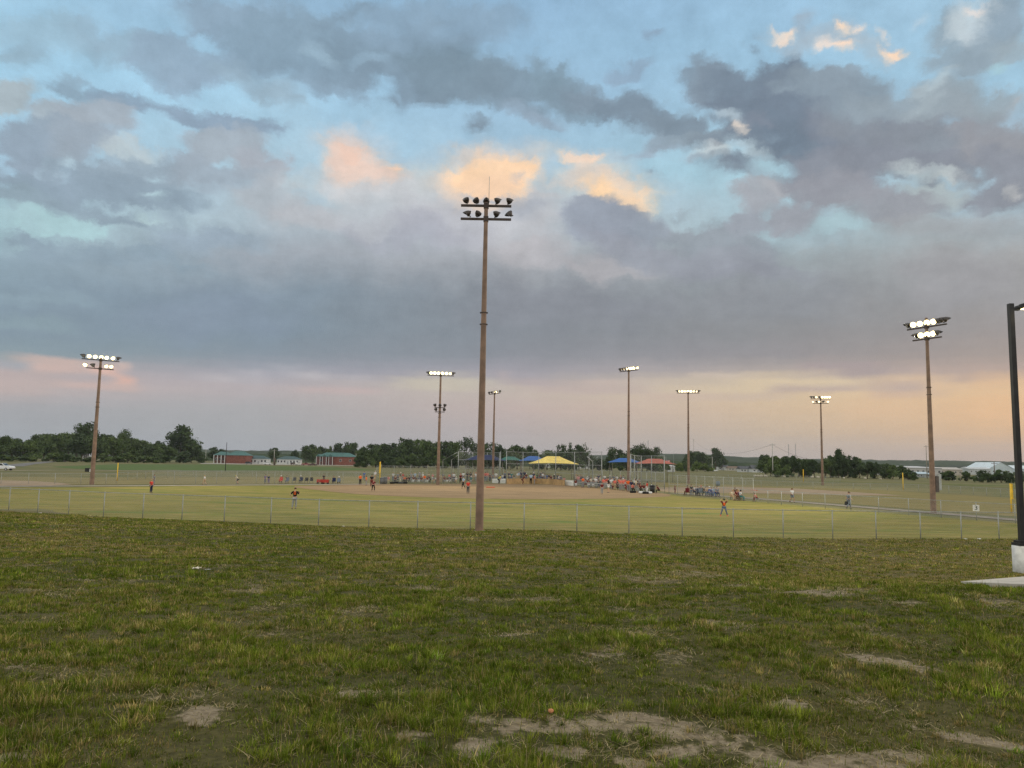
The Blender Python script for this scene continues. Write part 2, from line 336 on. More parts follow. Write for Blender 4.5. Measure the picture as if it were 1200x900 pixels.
def obj(name, me, m=None, parent=None):
    o = bpy.data.objects.new(name, me); COL.objects.link(o)
    if m is not None:
        if len(me.materials) == 0: me.materials.append(m)
    if parent is not None: o.parent = parent
    return o
def tag(o, label, cat, group=None):
    o['label'] = label; o['category'] = cat
    if group: o['group'] = group
    return o
def thing(name, label, cat, loc=(0,0,0), rz=0.0, group=None):
    o = bpy.data.objects.new(name, None); COL.objects.link(o); o.empty_display_size = .3
    o.location = loc; o.rotation_euler = (0, 0, rz)
    return tag(o, label, cat, group)
def structure(o): o['kind'] = 'structure'; return o
def stuff(o): o['kind'] = 'stuff'; return o
def dup(o, loc=None, rz=None, label=None, scale=None, parent=None):
    c = o.copy(); COL.objects.link(c)
    if parent is not None: c.parent = parent
    if loc is not None: c.location = loc
    if rz is not None: c.rotation_euler = (0, 0, rz)
    if scale is not None: c.scale = scale
    if label: c['label'] = label
    for ch in list(o.children): dup(ch, parent=c)
    return c

MATS = {}
def mat(name, col, rough=.75, var=.12, scale=3.0, metal=0.0, spec=.35, emit=None, bump=0.0, col2=None, backface=False):
    if name in MATS: return MATS[name]
    m = bpy.data.materials.new(name); m.use_nodes = True; t = m.node_tree; N = NT(t); p = t.nodes['Principled BSDF']
    tcn = N.n('ShaderNodeTexCoord'); nz = N.noise(tcn.outputs['Object'], scale, 5, .6)
    c2 = col2 or tuple(min(1, c * (1 + var * 2.2)) for c in col); c1 = tuple(c * (1 - var * 1.6) for c in col)
    f = N.step(nz[0], .32, .68)
    N.lk(N.mix(f, c1, c2), p.inputs['Base Color'])
    p.inputs['Roughness'].default_value = rough; p.inputs['Metallic'].default_value = metal; p.inputs['Specular IOR Level'].default_value = spec
    if bump:
        b = N.n('ShaderNodeBump'); b.inputs['Strength'].default_value = bump; N.lk(nz[0], b.inputs['Height']); N.lk(b.outputs[0], p.inputs['Normal'])
    if emit:
        p.inputs['Emission Color'].default_value = emit[0] + (1,); p.inputs['Emission Strength'].default_value = emit[1]
    MATS[name] = m
    return m

# ------------------------------------------------------------------ value noise for the ground
_perm = np.random.default_rng(5).random((256, 256))
def vnoise(x, y):
    xi = np.floor(x).astype(int); yi = np.floor(y).astype(int); fx = x - xi; fy = y - yi
    fx = fx*fx*(3-2*fx); fy = fy*fy*(3-2*fy)
    g = lambda a, b: _perm[a & 255, b & 255]
    return (g(xi,yi)*(1-fx)+g(xi+1,yi)*fx)*(1-fy) + (g(xi,yi+1)*(1-fx)+g(xi+1,yi+1)*fx)*fy
def fbm(x, y, o=4, r=.5):
    s = 0; a = 1; t = 0
    for i in range(o):
        s = s + a * vnoise(x * 2**i + 17.3*i, y * 2**i + 9.1*i); t += a; a *= r
    return s / t
def sst(x, a, b):
    t = np.clip((x - a) / (b - a), 0, 1); return t*t*(3-2*t)

def flat0(px, py):
    d = ray(px, py); p = EYE + d * (-EYE.z / d.z); return Vector((p.x, p.y, 0))
# terrain height: a grassy bank falls from the viewer to the playing fields (z = 0)
PC = np.array([(-9000,2.4),(3,2.42),(5,2.40),(12,1.98),(20,1.50),(30,.92),(37,.50),(41,.24),(44.0,.03),(45.5,0),(20000,0)])
PR = np.array([(-9000,2.4),(3,2.42),(5,2.38),(9,2.28),(12,2.16),(14,1.98),(17,1.52),(21,1.02),(24,.76),(30,.45),(37,.2),(42,.05),(45,0),(20000,0)])
FP = [(-110,594),(-70,595.5),(-28,597.4),(10,599),(44,601),(80,603),(121,606),(167,608),(213,610),(262.5,612),(317,614.6),(373,617),(432,618.6),(489,619.6),(551,620.6),(614,621.8),(676,623),(737,626),(799.5,628.5),(859.5,630),(918,631),(976,631.6),(1027,631.8),(1079,632),(1127,632.4),(1171,632.2),(1213,631.8),(1252,631.4)]
OF = [flat0(x, y) for x, y in FP]                                    # feet of the outfield fence posts
_fu = np.array([p.x / p.y for p in OF]); _fy = np.array([p.y for p in OF])
def bank(x, y):
    """depth measured so that the fence stands at 44.6 everywhere"""
    u = np.where(y > 1, x / np.maximum(y, 1), 0)
    k = 44.6 / np.interp(u, _fu, _fy)
    w = sst(y, 14, 36); return y * (1 - w + w * k)
def terrain(x, y, bumps=True):
    x = np.asarray(x, float); y = np.asarray(y, float)
    d = bank(x, y)
    u = np.where(y > 1, x / np.maximum(y, 1), np.where(x > 0, 1.0, -1.0) * np.clip(np.abs(x) / 3, 0, 1))
    w = sst(u, .12, .50)
    wob = (fbm(x*.12+3, y*.12+8, 3) - .5) * 1.6 * sst(d, 7, 20)
    z = np.interp(d + wob, PC[:,0], PC[:,1]) * (1 - w) + np.interp(d + wob, PR[:,0], PR[:,1]) * w
    if bumps:
        k = 1 - sst(d, 40, 46)
        z = z + k * ((fbm(x*.5, y*.5, 4) - .5) * .10 + (fbm(x*2.2, y*2.2, 3) - .5) * .055)
    return z
def ground(px, py):
    """the point of the ground seen at a photo pixel"""
    d = ray(px, py); d.normalize(); t = 2.0
    for _ in range(4000):
        p = EYE + d * t
        if p.z <= float(terrain(p.x, p.y, False)): break
        t *= 1.004
    return Vector((p.x, p.y, float(terrain(p.x, p.y, False))))
def flatg(px, py, z=0.0):
    d = ray(px, py); t = (z - EYE.z) / d.z
    p = EYE + d * t; return Vector((p.x, p.y, z))
def above(px, py, Y):
    """the point at depth Y seen at a photo pixel"""
    d = ray(px, py); return EYE + d * (Y / d.y)
def hz(px): 
    """photo row of the horizon at a column"""
    lo, hi = 400.0, 700.0
    for _ in range(40):
        m = (lo + hi) / 2
        if ray(px, m).z > 0: lo = m
        else: hi = m
    return lo

# bare places in the grass, as they lie on the ground
BARE = [(390,815,38,8),(45,875,40,10),(300,862,22,5),(590,740,18,6),(600,845,50,8),(640,858,60,10),(770,858,110,16),(590,880,40,10),(820,845,60,12),(960,885,110,14),(720,835,50,8),(870,868,60,9),(480,862,40,7),(1080,835,40,7),(700,890,60,9),(840,800,30,6),(930,855,40,7),
        (1020,775,46,9),(960,694,60,5),(1160,705,40,7),(880,690,30,4),(770,678,50,5),(820,672,30,3),(440,715,50,5),(420,735,22,5),(700,760,40,7),(1060,710,30,4),(1190,790,16,10),
        (230,830,30,7),(330,738,40,5),(900,815,40,6),(560,700,40,4),(20,785,18,6),(1130,860,50,12),(720,715,30,4),(300,690,40,3),(500,690,40,3),(860,735,26,4),(1020,820,50,6),(120,800,24,5),(640,700,30,4)]
_bare = []
for (px, py, a, b) in BARE:
    c = ground(px, py); e = ground(px + a, py); f = ground(px, py + b)
    _bare.append((c.x, c.y, (e - c).length * 1.15, max(abs(c.y - f.y), .10) * 1.5, .92 if py > 800 or (px, py) in ((1020,775),(960,694),(590,740),(880,690)) else .62))
def bare_mask(x, y):
    wx = x + (fbm(x*1.1+5, y*1.1+2, 4) - .5) * 1.1; wy = y + (fbm(x*1.1+31, y*1.1+12, 4) - .5) * 1.1
    m = np.zeros_like(x)
    for (cx, cy, a, b, k) in _bare:
        r = np.sqrt(((wx - cx) / a)**2 + ((wy - cy) / b)**2); m = np.maximum(m, k * (1 - sst(r, .35, 1.15)))
    m = m * (.26 + .9 * sst(fbm(x*3.6, y*3.6, 5, .65), .34, .60))
    sc = sst(fbm(x*1.3+50, y*1.3+50, 5, .6), .62, .78) * .55
    return np.clip(np.maximum(m, sc * (1 - sst(y, 36, 44))), 0, 1)
def dry_mask(x, y):
    g = sst(fbm(x*.35+80, y*.35+40, 4), .36, .66)
    far = sst(y, 8, 24)                                  # the turf thins and browns down the bank
    low = sst(x / np.maximum(y, 1), .2, .5) * sst(y, 15, 22)
    return np.clip(g * .8 * (.45 + .55 * far) + far * .26 + low * .85, 0, 1)

def set_attr(me, name, arr):
    a = me.attributes.new(name, 'FLOAT', 'POINT'); a.data.foreach_set('value', np.asarray(arr, np.float32))

def terrain_mesh():
    th = np.concatenate([np.linspace(-48, 48, 520), np.linspace(48, 312, 66)[1:-1]])
    r = [0.4]
    while r[-1] < 60: r.append(r[-1] * 1.0085 + .008)
    while r[-1] < 3300: r.append(r[-1] * 1.13)
    r = np.array(r); T, Rr = np.meshgrid(np.radians(th), r)
    X = np.sin(T) * Rr; Y = np.cos(T) * Rr; Z = terrain(X, Y)
    n, m = X.shape
    V = np.stack([X, Y, Z], -1).reshape(-1, 3)
    V = np.vstack([V, [[0, 0, 2.4]]])
    i = np.arange(n - 1)[:, None] * m; j = np.arange(m)[None, :]; j2 = (j + 1) % m
    F = np.stack([i + j, i + j2, i + m + j2, i + m + j], -1).reshape(-1, 4)[:, ::-1]
    me = bpy.data.meshes.new('ground')
    c = len(V) - 1
    tri = np.stack([np.full(m, c), np.arange(m), (np.arange(m) + 1) % m], -1)[:, ::-1]
    me.vertices.add(len(V)); me.vertices.foreach_set('co', V.astype(np.float32).ravel())
    me.loops.add(F.size + tri.size); me.loops.foreach_set('vertex_index', np.concatenate([F.ravel(), tri.ravel()]).astype(np.int32))
    me.polygons.add(len(F) + len(tri))
    st = np.concatenate([np.arange(len(F)) * 4, F.size + np.arange(len(tri)) * 3]); me.polygons.foreach_set('loop_start', st.astype(np.int32))
    me.update(calc_edges=True); me.validate()
    me.polygons.foreach_set('use_smooth', [True] * len(me.polygons))
    set_attr(me, 'bare', bare_mask(V[:,0], V[:,1]) * (1 - sst(V[:,1], 40, 45)) * (V[:,1] > 0))
    set_attr(me, 'dry', dry_mask(V[:,0], V[:,1]))
    return me

def ground_material():
    m = bpy.data.materials.new('turf_and_soil'); m.use_nodes = True; t = m.node_tree; N = NT(t); p = t.nodes['Principled BSDF']
    tcn = N.n('ShaderNodeTexCoord'); P = tcn.outputs['Object']
    a = N.n('ShaderNodeAttribute', attribute_name='bare').outputs['Fac']; d = N.n('ShaderNodeAttribute', attribute_name='dry').outputs['Fac']
    f1 = N.noise(P, 14.0, 6, .65)[0]; f2 = N.noise(P, 1.3, 5, .6)[0]; f3 = N.noise(P, 60.0, 4, .6)[0]; f4 = N.noise(P, .02, 4, .55)[0]
    green = N.mix(N.step(f1, .3, .7), (.036, .036, .010), (.080, .074, .022))
    straw = N.mix(N.step(f1, .3, .7), (.080, .066, .024), (.150, .122, .050))
    turf = N.mix(N.m('MULTIPLY', d, N.m('ADD', .45, f2), clamp=True), green, straw)
    soil = N.mix(N.step(f1, .3, .72), (.150, .118, .076), (.29, .24, .165))
    soil = N.mix(N.step(f3, .52, .72), soil, (.20, .155, .095))
    near = N.mix(N.step(N.m('ADD', a, N.m('MULTIPLY', N.m('SUBTRACT', f1, .5), 1.5)), .40, .95), turf, soil)
    sp = N.n('ShaderNodeSeparateXYZ'); N.lk(P, sp.inputs[0])
    fars = N.mix(N.step(f4, .35, .65), (.135, .125, .050), (.185, .160, .070))
    fars = N.mix(N.step(N.noise(P, .11, 4, .6)[0], .4, .7), fars, (.105, .120, .045))
    N.lk(N.mix(N.step(sp.outputs[1], 50.0, 58.0), near, fars), p.inputs['Base Color'])
    p.inputs['Roughness'].default_value = .9; p.inputs['Specular IOR Level'].default_value = .15
    b = N.n('ShaderNodeBump'); b.inputs['Strength'].default_value = .5; b.inputs['Distance'].default_value = .03; N.lk(f1, b.inputs['Height']); N.lk(b.outputs[0], p.inputs['Normal'])
    return m
ground_o = structure(obj('ground', terrain_mesh(), ground_material()))

# ------------------------------------------------------------------ foreground grass (one mass of blades)
def grass():
    # (from, to, tufts per m2, blades per tuft, tuft radius, height, blade width)
    bands = [(1.5, 5.5, 95, 46, .036, .066, .0042), (5.5, 8.5, 85, 40, .038, .064, .0050), (8.5, 13, 62, 30, .042, .062, .0066), (13, 20, 36, 24, .052, .062, .0098), (20, 30, 20, 20, .075, .064, .015), (30, 54, 9, 17, .13, .072, .024)]
    bands += [(a, b, dt * .85, int(nb * 1.25), tr * 2.7, h * .66, w) for (a, b, dt, nb, tr, h, w) in bands]      # the short sward between the tufts
    nfill = len(bands) // 2; FI = []
    TX, TY, NB, TR, TH, TW = [], [], [], [], [], []
    ul = .88
    for q_, (a, b, dt, nb, tr, h, w) in enumerate(bands):
        n = int((ul * (b*b - a*a) + 8 * (b - a)) * dt); y = np.interp(nrg.random(n), (ul * (np.linspace(a, b, 40)**2 - a*a) + 8 * (np.linspace(a, b, 40) - a)) / (ul * (b*b - a*a) + 8 * (b - a)), np.linspace(a, b, 40)); x = (nrg.random(n) * 2 - 1) * (ul * y + 4)
        TX.append(x); TY.append(y); NB.append(np.full(n, nb)); TR.append(np.full(n, tr)); TH.append(np.full(n, h)); TW.append(np.full(n, w)); FI.append(np.full(n, q_ >= nfill))
    tx, ty, NB, TR, TH, TW, FI = (np.concatenate(q) for q in (TX, TY, NB, TR, TH, TW, FI))
    bm = bare_mask(tx, ty); rag = bm + (fbm(tx*7+11, ty*7+3, 3) - .5) * 1.0
    keep = nrg.random(len(tx)) > np.clip(sst(rag, .22, .75) * (bm > .04), 0, .93)
    keep &= bank(tx, ty) < 44.9
    clump = fbm(tx*1.7+9, ty*1.7+4, 4); keep &= FI | (nrg.random(len(tx)) < .45 + .8 * sst(clump, .32, .60))
    keep &= ~inside_slab(tx, ty)
    tx, ty, NB, TR, TH, TW, bm, clump, FI = (q[keep] for q in (tx, ty, NB, TR, TH, TW, bm, clump, FI))
    # dead thatch lying on the worn places
    qx = (nrg.random(26000) * 2 - 1) * ul; qy = np.sqrt(nrg.random(26000) * (18**2 - 2.8**2) + 2.8**2); qx = qx * qy; qb = bare_mask(qx, qy)
    qk = (qb > .12) & ~inside_slab(qx, qy); qx, qy, qb = qx[qk], qy[qk], qb[qk]; nq = len(qx)
    LIT = np.concatenate([np.zeros(len(tx), bool), np.ones(nq, bool)])
    tx = np.concatenate([tx, qx]); ty = np.concatenate([ty, qy]); bm = np.concatenate([bm, qb]); NB = np.concatenate([NB, np.full(nq, 9)]); TR = np.concatenate([TR, np.full(nq, .09)]); TH = np.concatenate([TH, np.full(nq, .05)])
    TW = np.concatenate([TW, .0035 + .0006 * qy]); clump = np.concatenate([clump, np.full(nq, .5)]); FI = np.concatenate([FI, np.ones(nq, bool)])
    m = len(tx); big = fbm(tx*.5+33, ty*.5+71, 3); dry = dry_mask(tx, ty)
    # every tuft has its own vigour, hue and height
    vig = np.exp(nrg.normal(size=m) * np.where(FI, .24, .30)) * (.62 + .75 * clump) * np.where(FI, .98, 1.02); hue = nrg.random(m)
    th = TH * (.62 + .75 * sst(clump, .3, .75)) * (.55 + .9 * nrg.random(m)) * (1 - .4 * bm)
    dead = nrg.random(m) < np.clip(.05 + .50 * dry + .25 * bm, 0, .85)
    k = np.repeat(np.arange(m), NB); n = len(k)
    r = TR[k] * np.abs(nrg.normal(size=n)) * (1.0 + .6 * (nrg.random(n) < .2)); pa = nrg.random(n) * 2 * np.pi
    x = tx[k] + np.cos(pa) * r; y = ty[k] + np.sin(pa) * r
    h = th[k] * .84 * (.55 + .75 * nrg.random(n))
    tall = nrg.random(n) < np.where(y < 20, .010, .016); h = np.where(tall, h * (1.7 + nrg.random(n) * 1.0), h)
    z = terrain(x, y) - .006
    ang = pa + nrg.normal(size=n) * .9; lean = (nrg.random(n)**1.6) * .75 + .06 + np.where(FI[k], .0, .22) * np.clip(r / TR[k], 0, 2); lean = np.where(tall, .1 + .3 * nrg.random(n), lean)
    flat_ = nrg.random(n) < np.where(LIT[k], .85, .045 + .12 * bm[k]); lean = np.where(flat_, 1.9, lean)
    lx, ly = np.cos(ang) * lean, np.sin(ang) * lean
    fa = ang + np.pi/2 + (nrg.random(n) - .5); w = TW[k] * (.6 + .8 * nrg.random(n)); w = np.where(tall, w * .6, w)
    wx, wy = np.cos(fa) * w/2, np.sin(fa) * w/2
    mid = .55; hz_ = h * np.clip(1 - .25 * lean, .35, 1)
    V = np.empty((n, 5, 3), np.float32)
    V[:,0] = np.stack([x - wx, y - wy, z], -1); V[:,1] = np.stack([x + wx, y + wy, z], -1)
    mx, my = x + lx*h*.35, y + ly*h*.35
    V[:,2] = np.stack([mx + wx*.75, my + wy*.75, z + hz_*mid], -1); V[:,3] = np.stack([mx - wx*.75, my - wy*.75, z + hz_*mid], -1)
    V[:,4] = np.stack([x + lx*h, y + ly*h, z + hz_], -1)
    base = np.arange(n)[:, None] * 5
    loops = np.concatenate([base + np.array([0,1,2,3]), base + np.array([3,2,4])], 1)
    me = bpy.data.meshes.new('grass'); me.vertices.add(n*5); me.vertices.foreach_set('co', V.ravel())
    me.loops.add(n*7); me.loops.foreach_set('vertex_index', loops.astype(np.int32).ravel())
    me.polygons.add(n*2); st = (np.arange(n)[:, None]*7 + np.array([0, 4])).ravel(); me.polygons.foreach_set('loop_start', st.astype(np.int32))
    me.update(calc_edges=True)
    # the blades' own colours: fresh green, olive, and dead straw
    u = nrg.random(n); g1 = np.array([.062,.106,.010]); g2 = np.array([.172,.192,.026]); st1 = np.array([.38,.30,.115]); st2 = np.array([.21,.155,.055])
    c = g1 + (g2 - g1) * np.clip(hue[k] * .8 + .35 * (nrg.random(n) - .5) + .25 * (big[k] - .4), 0, 1)[:, None]
    s = np.where(dead[k], u < .72, u < .07)
    c[s] = (st1 + (st2 - st1) * nrg.random(s.sum())[:, None])
    c = c * (1.05 * vig[k] * (.75 + .5 * nrg.random(n)))[:, None]
    c[flat_] = np.array([.42,.35,.20]) * (.5 + .6 * nrg.random(flat_.sum()))[:, None]
    c[tall & (u < .75)] = np.array([.36,.30,.14])
    c = np.clip(c, 0, .6)
    kc = np.repeat(np.concatenate([c, np.ones((n, 1))], 1)[:, None, :], 5, 1).astype(np.float32)
    a = me.color_attributes.new('blade', 'FLOAT_COLOR', 'POINT'); a.data.foreach_set('color', kc.ravel())
    m = bpy.data.materials.new('grass_blades'); m.use_nodes = True; t = m.node_tree; N = NT(t); t.nodes.clear()
    at = N.n('ShaderNodeVertexColor', layer_name='blade'); df = N.n('ShaderNodeBsdfDiffuse'); tr = N.n('ShaderNodeBsdfTranslucent'); mx_ = N.n('ShaderNodeMixShader'); mx_.inputs[0].default_value = .18
    N.lk(at.outputs[0], df.inputs[0]); N.lk(at.outputs[0], tr.inputs[0]); N.lk(df.outputs[0], mx_.inputs[1]); N.lk(tr.outputs[0], mx_.inputs[2])
    o_ = N.n('ShaderNodeOutputMaterial'); N.lk(mx_.outputs[0], o_.inputs[0])
    stuff(obj('grass', me, m))
SLAB = [ground(1126, 684.5), ground(1200, 678.5), ground(1330, 668), ground(1330, 690), ground(1200, 689.5), ground(1160, 688)]
def inside_slab(x, y):
    r = np.zeros(len(x), bool); n = len(SLAB)
    for i in range(n):
        a, b = SLAB[i], SLAB[(i+1) % n]
        c = ((a.y > y) != (b.y > y)) & (x < (b.x - a.x) * (y - a.y) / (b.y - a.y + 1e-9) + a.x); r ^= c
    return r
grass()
# concrete corner of the car park on the right
mb = MB(); n = len(SLAB); zt = [p.z + .07 for p in SLAB]
mb.add([(p.x, p.y, z) for p, z in zip(SLAB, zt)] + [(p.x, p.y, p.z - .5) for p in SLAB], [tuple(range(n-1, -1, -1))] + [(i, (i+1) % n, n + (i+1) % n, n + i) for i in range(n)])
structure(mb.build('pavement', mat('old_concrete', (.40,.38,.34), .9, .10, 2.5, bump=.2)))

# ------------------------------------------------------------------ the playing fields: sheets a few mm to cm above the ground
def sheet(name, pix, z, m, fl=flatg):
    pts = [Vector(q) if len(q) == 3 else fl(*q) for q in pix]
    return structure(MB().sheet([(p.x, p.y, z) for p in pts]).build(name, m))
def field_material(name, cols, stripe=None, patch=(.35,.65), sc=.12):
    m = bpy.data.materials.new(name); m.use_nodes = True; t = m.node_tree; N = NT(t); p = t.nodes['Principled BSDF']
    tcn = N.n('ShaderNodeTexCoord'); P = tcn.outputs['Object']
    mp = N.n('ShaderNodeMapping'); N.lk(P, mp.inputs[0]); mp.inputs['Scale'].default_value = (.35, 1.0, 1.0)
    big = N.noise(mp.outputs[0], sc, 5, .6)[0]; mid = N.noise(mp.outputs[0], sc * 6, 5, .65)[0]; fine = N.noise(P, 5.0, 6, .7)[0]
    c = N.mix(N.step(big, *patch), cols[0], cols[1]); c = N.mix(N.step(mid, .40, .72), c, cols[2])
    if len(cols) > 3: c = N.mix(N.step(N.noise(mp.outputs[0], sc * .8, 4, .6, 2.3)[0], .56, .70), c, cols[3])
    c = N.mix(.9, c, N.mix(fine, (.45,)*3, (1.55,)*3), 'MULTIPLY')
    mp2 = N.n('ShaderNodeMapping'); N.lk(P, mp2.inputs[0]); mp2.inputs['Scale'].default_value = (.10, .9, 1.0); mp2.inputs['Rotation'].default_value = (0, 0, .05)
    c = N.mix(.85, c, N.mix(N.step(N.noise(mp2.outputs[0], 1.0, 5, .65)[0], .3, .7), (.74,)*3, (1.26,)*3), 'MULTIPLY')
    N.lk(c, p.inputs['Base Color']); p.inputs['Roughness'].default_value = .95; p.inputs['Specular IOR Level'].default_value = .1
    b = N.n('ShaderNodeBump'); b.inputs['Strength'].default_value = .4; b.inputs['Distance'].default_value = .05; N.lk(fine, b.inputs['Height']); N.lk(b.outputs[0], p.inputs['Normal'])
    return m
OUTF = field_material('outfield_turf', [(.200,.175,.040), (.140,.150,.030), (.260,.205,.075), (.100,.150,.028)], sc=.22)
sheet('outfield', [(-160,598),(10,603),(121,609),(262,615),(432,621.5),(614,624.5),(737,630),(860,632),(1027,634),(1330,638),(1300,622),(1185,613),(1000,598),(900,589),(800,582),(775,578),(660,568),(440,567),(300,569),(0,571.5),(-160,573)], .012, OUTF)
DIRT = field_material('infield_clay', [(.235,.165,.092), (.265,.185,.108), (.205,.142,.080)], sc=.2)
def smooth_line(pts, k=6):
    out = []
    n = len(pts)
    for i in range(n - 1):
        p0, p1, p2, p3 = (Vector(pts[max(i-1,0)]), Vector(pts[i]), Vector(pts[i+1]), Vector(pts[min(i+2,n-1)]))
        for q in range(k):
            t = q / k
            out.append(tuple(.5*((2*p1)+(-p0+p2)*t+(2*p0-5*p1+4*p2-p3)*t*t+(-p0+3*p1-3*p2+p3)*t**3)))
    out.append(tuple(pts[-1])); return out
arc = smooth_line([(345,571.5),(372,574.5),(410,578.5),(460,581.5),(520,583.6),(580,584.8),(640,585.2),(700,584.8),(750,583.6),(785,581.8)])
sheet('infield_dirt', arc + [(786,579.6),(770,577.4),(720,573.6),(680,570),(660,568.2),(600,567.2),(500,567),(440,567.5),(380,568.6),(345,570)], .024, DIRT)
DIRT2 = field_material('far_clay', [(.30,.225,.155), (.34,.26,.18), (.26,.20,.13)], sc=.1)
sheet('left_field_dirt', [(-150,563.5),(0,563),(40,564),(70,566),(85,568),(60,569.3),(0,569.5),(-150,570)], .03, DIRT2)
sheet('left_field_turf', [(-150,559),(137,559.5),(440,558.5),(440,567),(300,567),(100,568),(-150,567)], .012, field_material('left_turf', [(.215,.185,.080), (.185,.165,.070), (.25,.20,.10)]))
sheet('right_field_dirt', [(770,571.5),(850,570.5),(930,572.5),(1010,577.5),(1060,581),(1000,580.6),(900,578.4),(800,577.2),(775,576)], .03, DIRT2)
sheet('right_field_turf', [(760,565),(1000,572.5),(1185,584),(1330,596),(1330,612),(1185,605),(1000,591),(800,578),(770,576)], .012, field_material('right_turf', [(.205,.170,.066), (.175,.160,.058), (.235,.185,.080)]))
sheet('green_meadow', [(60,546.8),(140,544.0),(250,544.4),(390,547.5),(420,549.2),(440,551),(300,551.8),(150,551.2),(90,549.5),(70,548)], .012, field_material('meadow_green', [(.075,.125,.036), (.095,.140,.045), (.115,.140,.050)], sc=.06))
sheet('right_meadow', [(960,563.3),(1330,572),(1330,579),(1185,571.4),(1060,566.5),(960,565.2)], .012, field_material('meadow_right', [(.100,.120,.040), (.180,.160,.065), (.090,.125,.040)], sc=.06))
PATH = mat('path_concrete', (.40,.36,.31), .9, .08, .6)
def strip(name, pl, w, z, m):
    pts = [flatg(*q) for q in pl]; mb = MB(); L, Rr = [], []
    for i, p in enumerate(pts):
        t = (pts[min(i+1, len(pts)-1)] - pts[max(i-1, 0)]).normalized(); nv = Vector((-t.y, t.x, 0)) * w / 2
        L.append(p + nv); Rr.append(p - nv)
    vs = [(p.x, p.y, z) for p in L] + [(p.x, p.y, z) for p in Rr]; n = len(pts)
    mb.add(vs, [(i, i+1, n+i+1, n+i) for i in range(n-1)])
    return structure(mb.build(name, m))
strip('path', [(-150,570.6),(0,570.2),(150,569.6),(300,568.6),(380,568.0),(445,567.3)], 1.9, .04, PATH)
PATH2 = mat('path_gravel', (.22,.19,.155), .9, .10, .6)
strip('path', [(788,577.8),(830,580.5),(900,585.6),(1000,593.6),(1100,601.8),(1190,609.5),(1330,621)], 2.4, .04, PATH2)
strip('road', [(-150,553),(0,551.6),(60,551.0),(130,551.4),(210,551.0)], 3.2, .03, mat('pale_gravel', (.30,.25,.18), .95, .1, .4))
strip('road', [(12,546.5),(30,543.8),(60,541.0),(100,539.6),(240,540.6),(440,545.6),(560,548.5)], 7.0, .05, mat('asphalt_grey', (.14,.135,.13), .9, .1, .3))
sheet('car_park', [(235,542.4),(300,543.2),(415,544.9),(416,545.8),(300,544.3),(235,543.4)], .02, mat('pale_concrete', (.36,.34,.30), .9, .08, .2))

# ------------------------------------------------------------------ materials shared by things
STEEL = mat('weathered_brown_steel', (.215,.140,.098), .6, .12, 1.5, spec=.4)
STEEL_D = mat('dark_bracket_steel', (.055,.040,.034), .6, .1, 2)
GALV = mat('galvanised_steel', (.33,.345,.335), .5, .10, 6, metal=.35)
BLACKM = mat('black_metal', (.012,.012,.013), .45, .2, 3)
LENS_ON = mat('lit_lens', (.9,.85,.7), .3, .02, 3, emit=((1.0,.80,.38), 5.0))
LENS_DIM = mat('glancing_lens', (.9,.85,.7), .3, .02, 3, emit=((1.0,.80,.46), 2.2))
LENS_OFF = mat('unlit_lens', (.30,.31,.33), .15, .05, 3, spec=.7)
HOUSING = mat('lamp_housing', (.035,.026,.022), .38, .15, 3, spec=.6)
for _m in (LENS_ON, LENS_DIM): _m.cycles.emission_sampling = 'NONE'
YEL = mat('yellow_paint', (.75,.48,.03), .5, .10, 4)
WHITEP = mat('white_paint', (.72,.72,.70), .5, .06, 4)
WOODP = mat('weathered_pole_wood', (.28,.25,.21), .9, .15, 3)

def chain_material(name, wire, cell=.055, thick=.055, col=(.36,.38,.37), veil=0.0):
    m = bpy.data.materials.new(name); m.use_nodes = True; t = m.node_tree; N = NT(t); t.nodes.clear()
    uv = N.n('ShaderNodeUVMap'); s_ = N.n('ShaderNodeSeparateXYZ'); N.lk(uv.outputs[0], s_.inputs[0])
    k = 1 / (cell * 1.414)
    def line(op):
        f = N.m('FRACT', N.m('MULTIPLY', N.m(op, s_.outputs[0], s_.outputs[1]), k))
        return N.m('LESS_THAN', f, wire)
    w = N.m('MAXIMUM', N.m('MAXIMUM', line('ADD'), line('SUBTRACT')), veil)
    tr = N.n('ShaderNodeBsdfTransparent'); p = N.n('ShaderNodeBsdfPrincipled'); p.inputs['Base Color'].default_value = col + (1,); p.inputs['Metallic'].default_value = .3; p.inputs['Roughness'].default_value = .5
    mx = N.n('ShaderNodeMixShader'); N.lk(w, mx.inputs[0]); N.lk(tr.outputs[0], mx.inputs[1]); N.lk(p.outputs[0], mx.inputs[2])
    o = N.n('ShaderNodeOutputMaterial'); N.lk(mx.outputs[0], o.inputs[0]); return m
CHAIN = chain_material('chain_link_wire', .042)
CHAIN_T = chain_material('chain_link_wire_heavy', .068)
NET = chain_material('netting', .052, cell=.05, col=(.30,.31,.31))

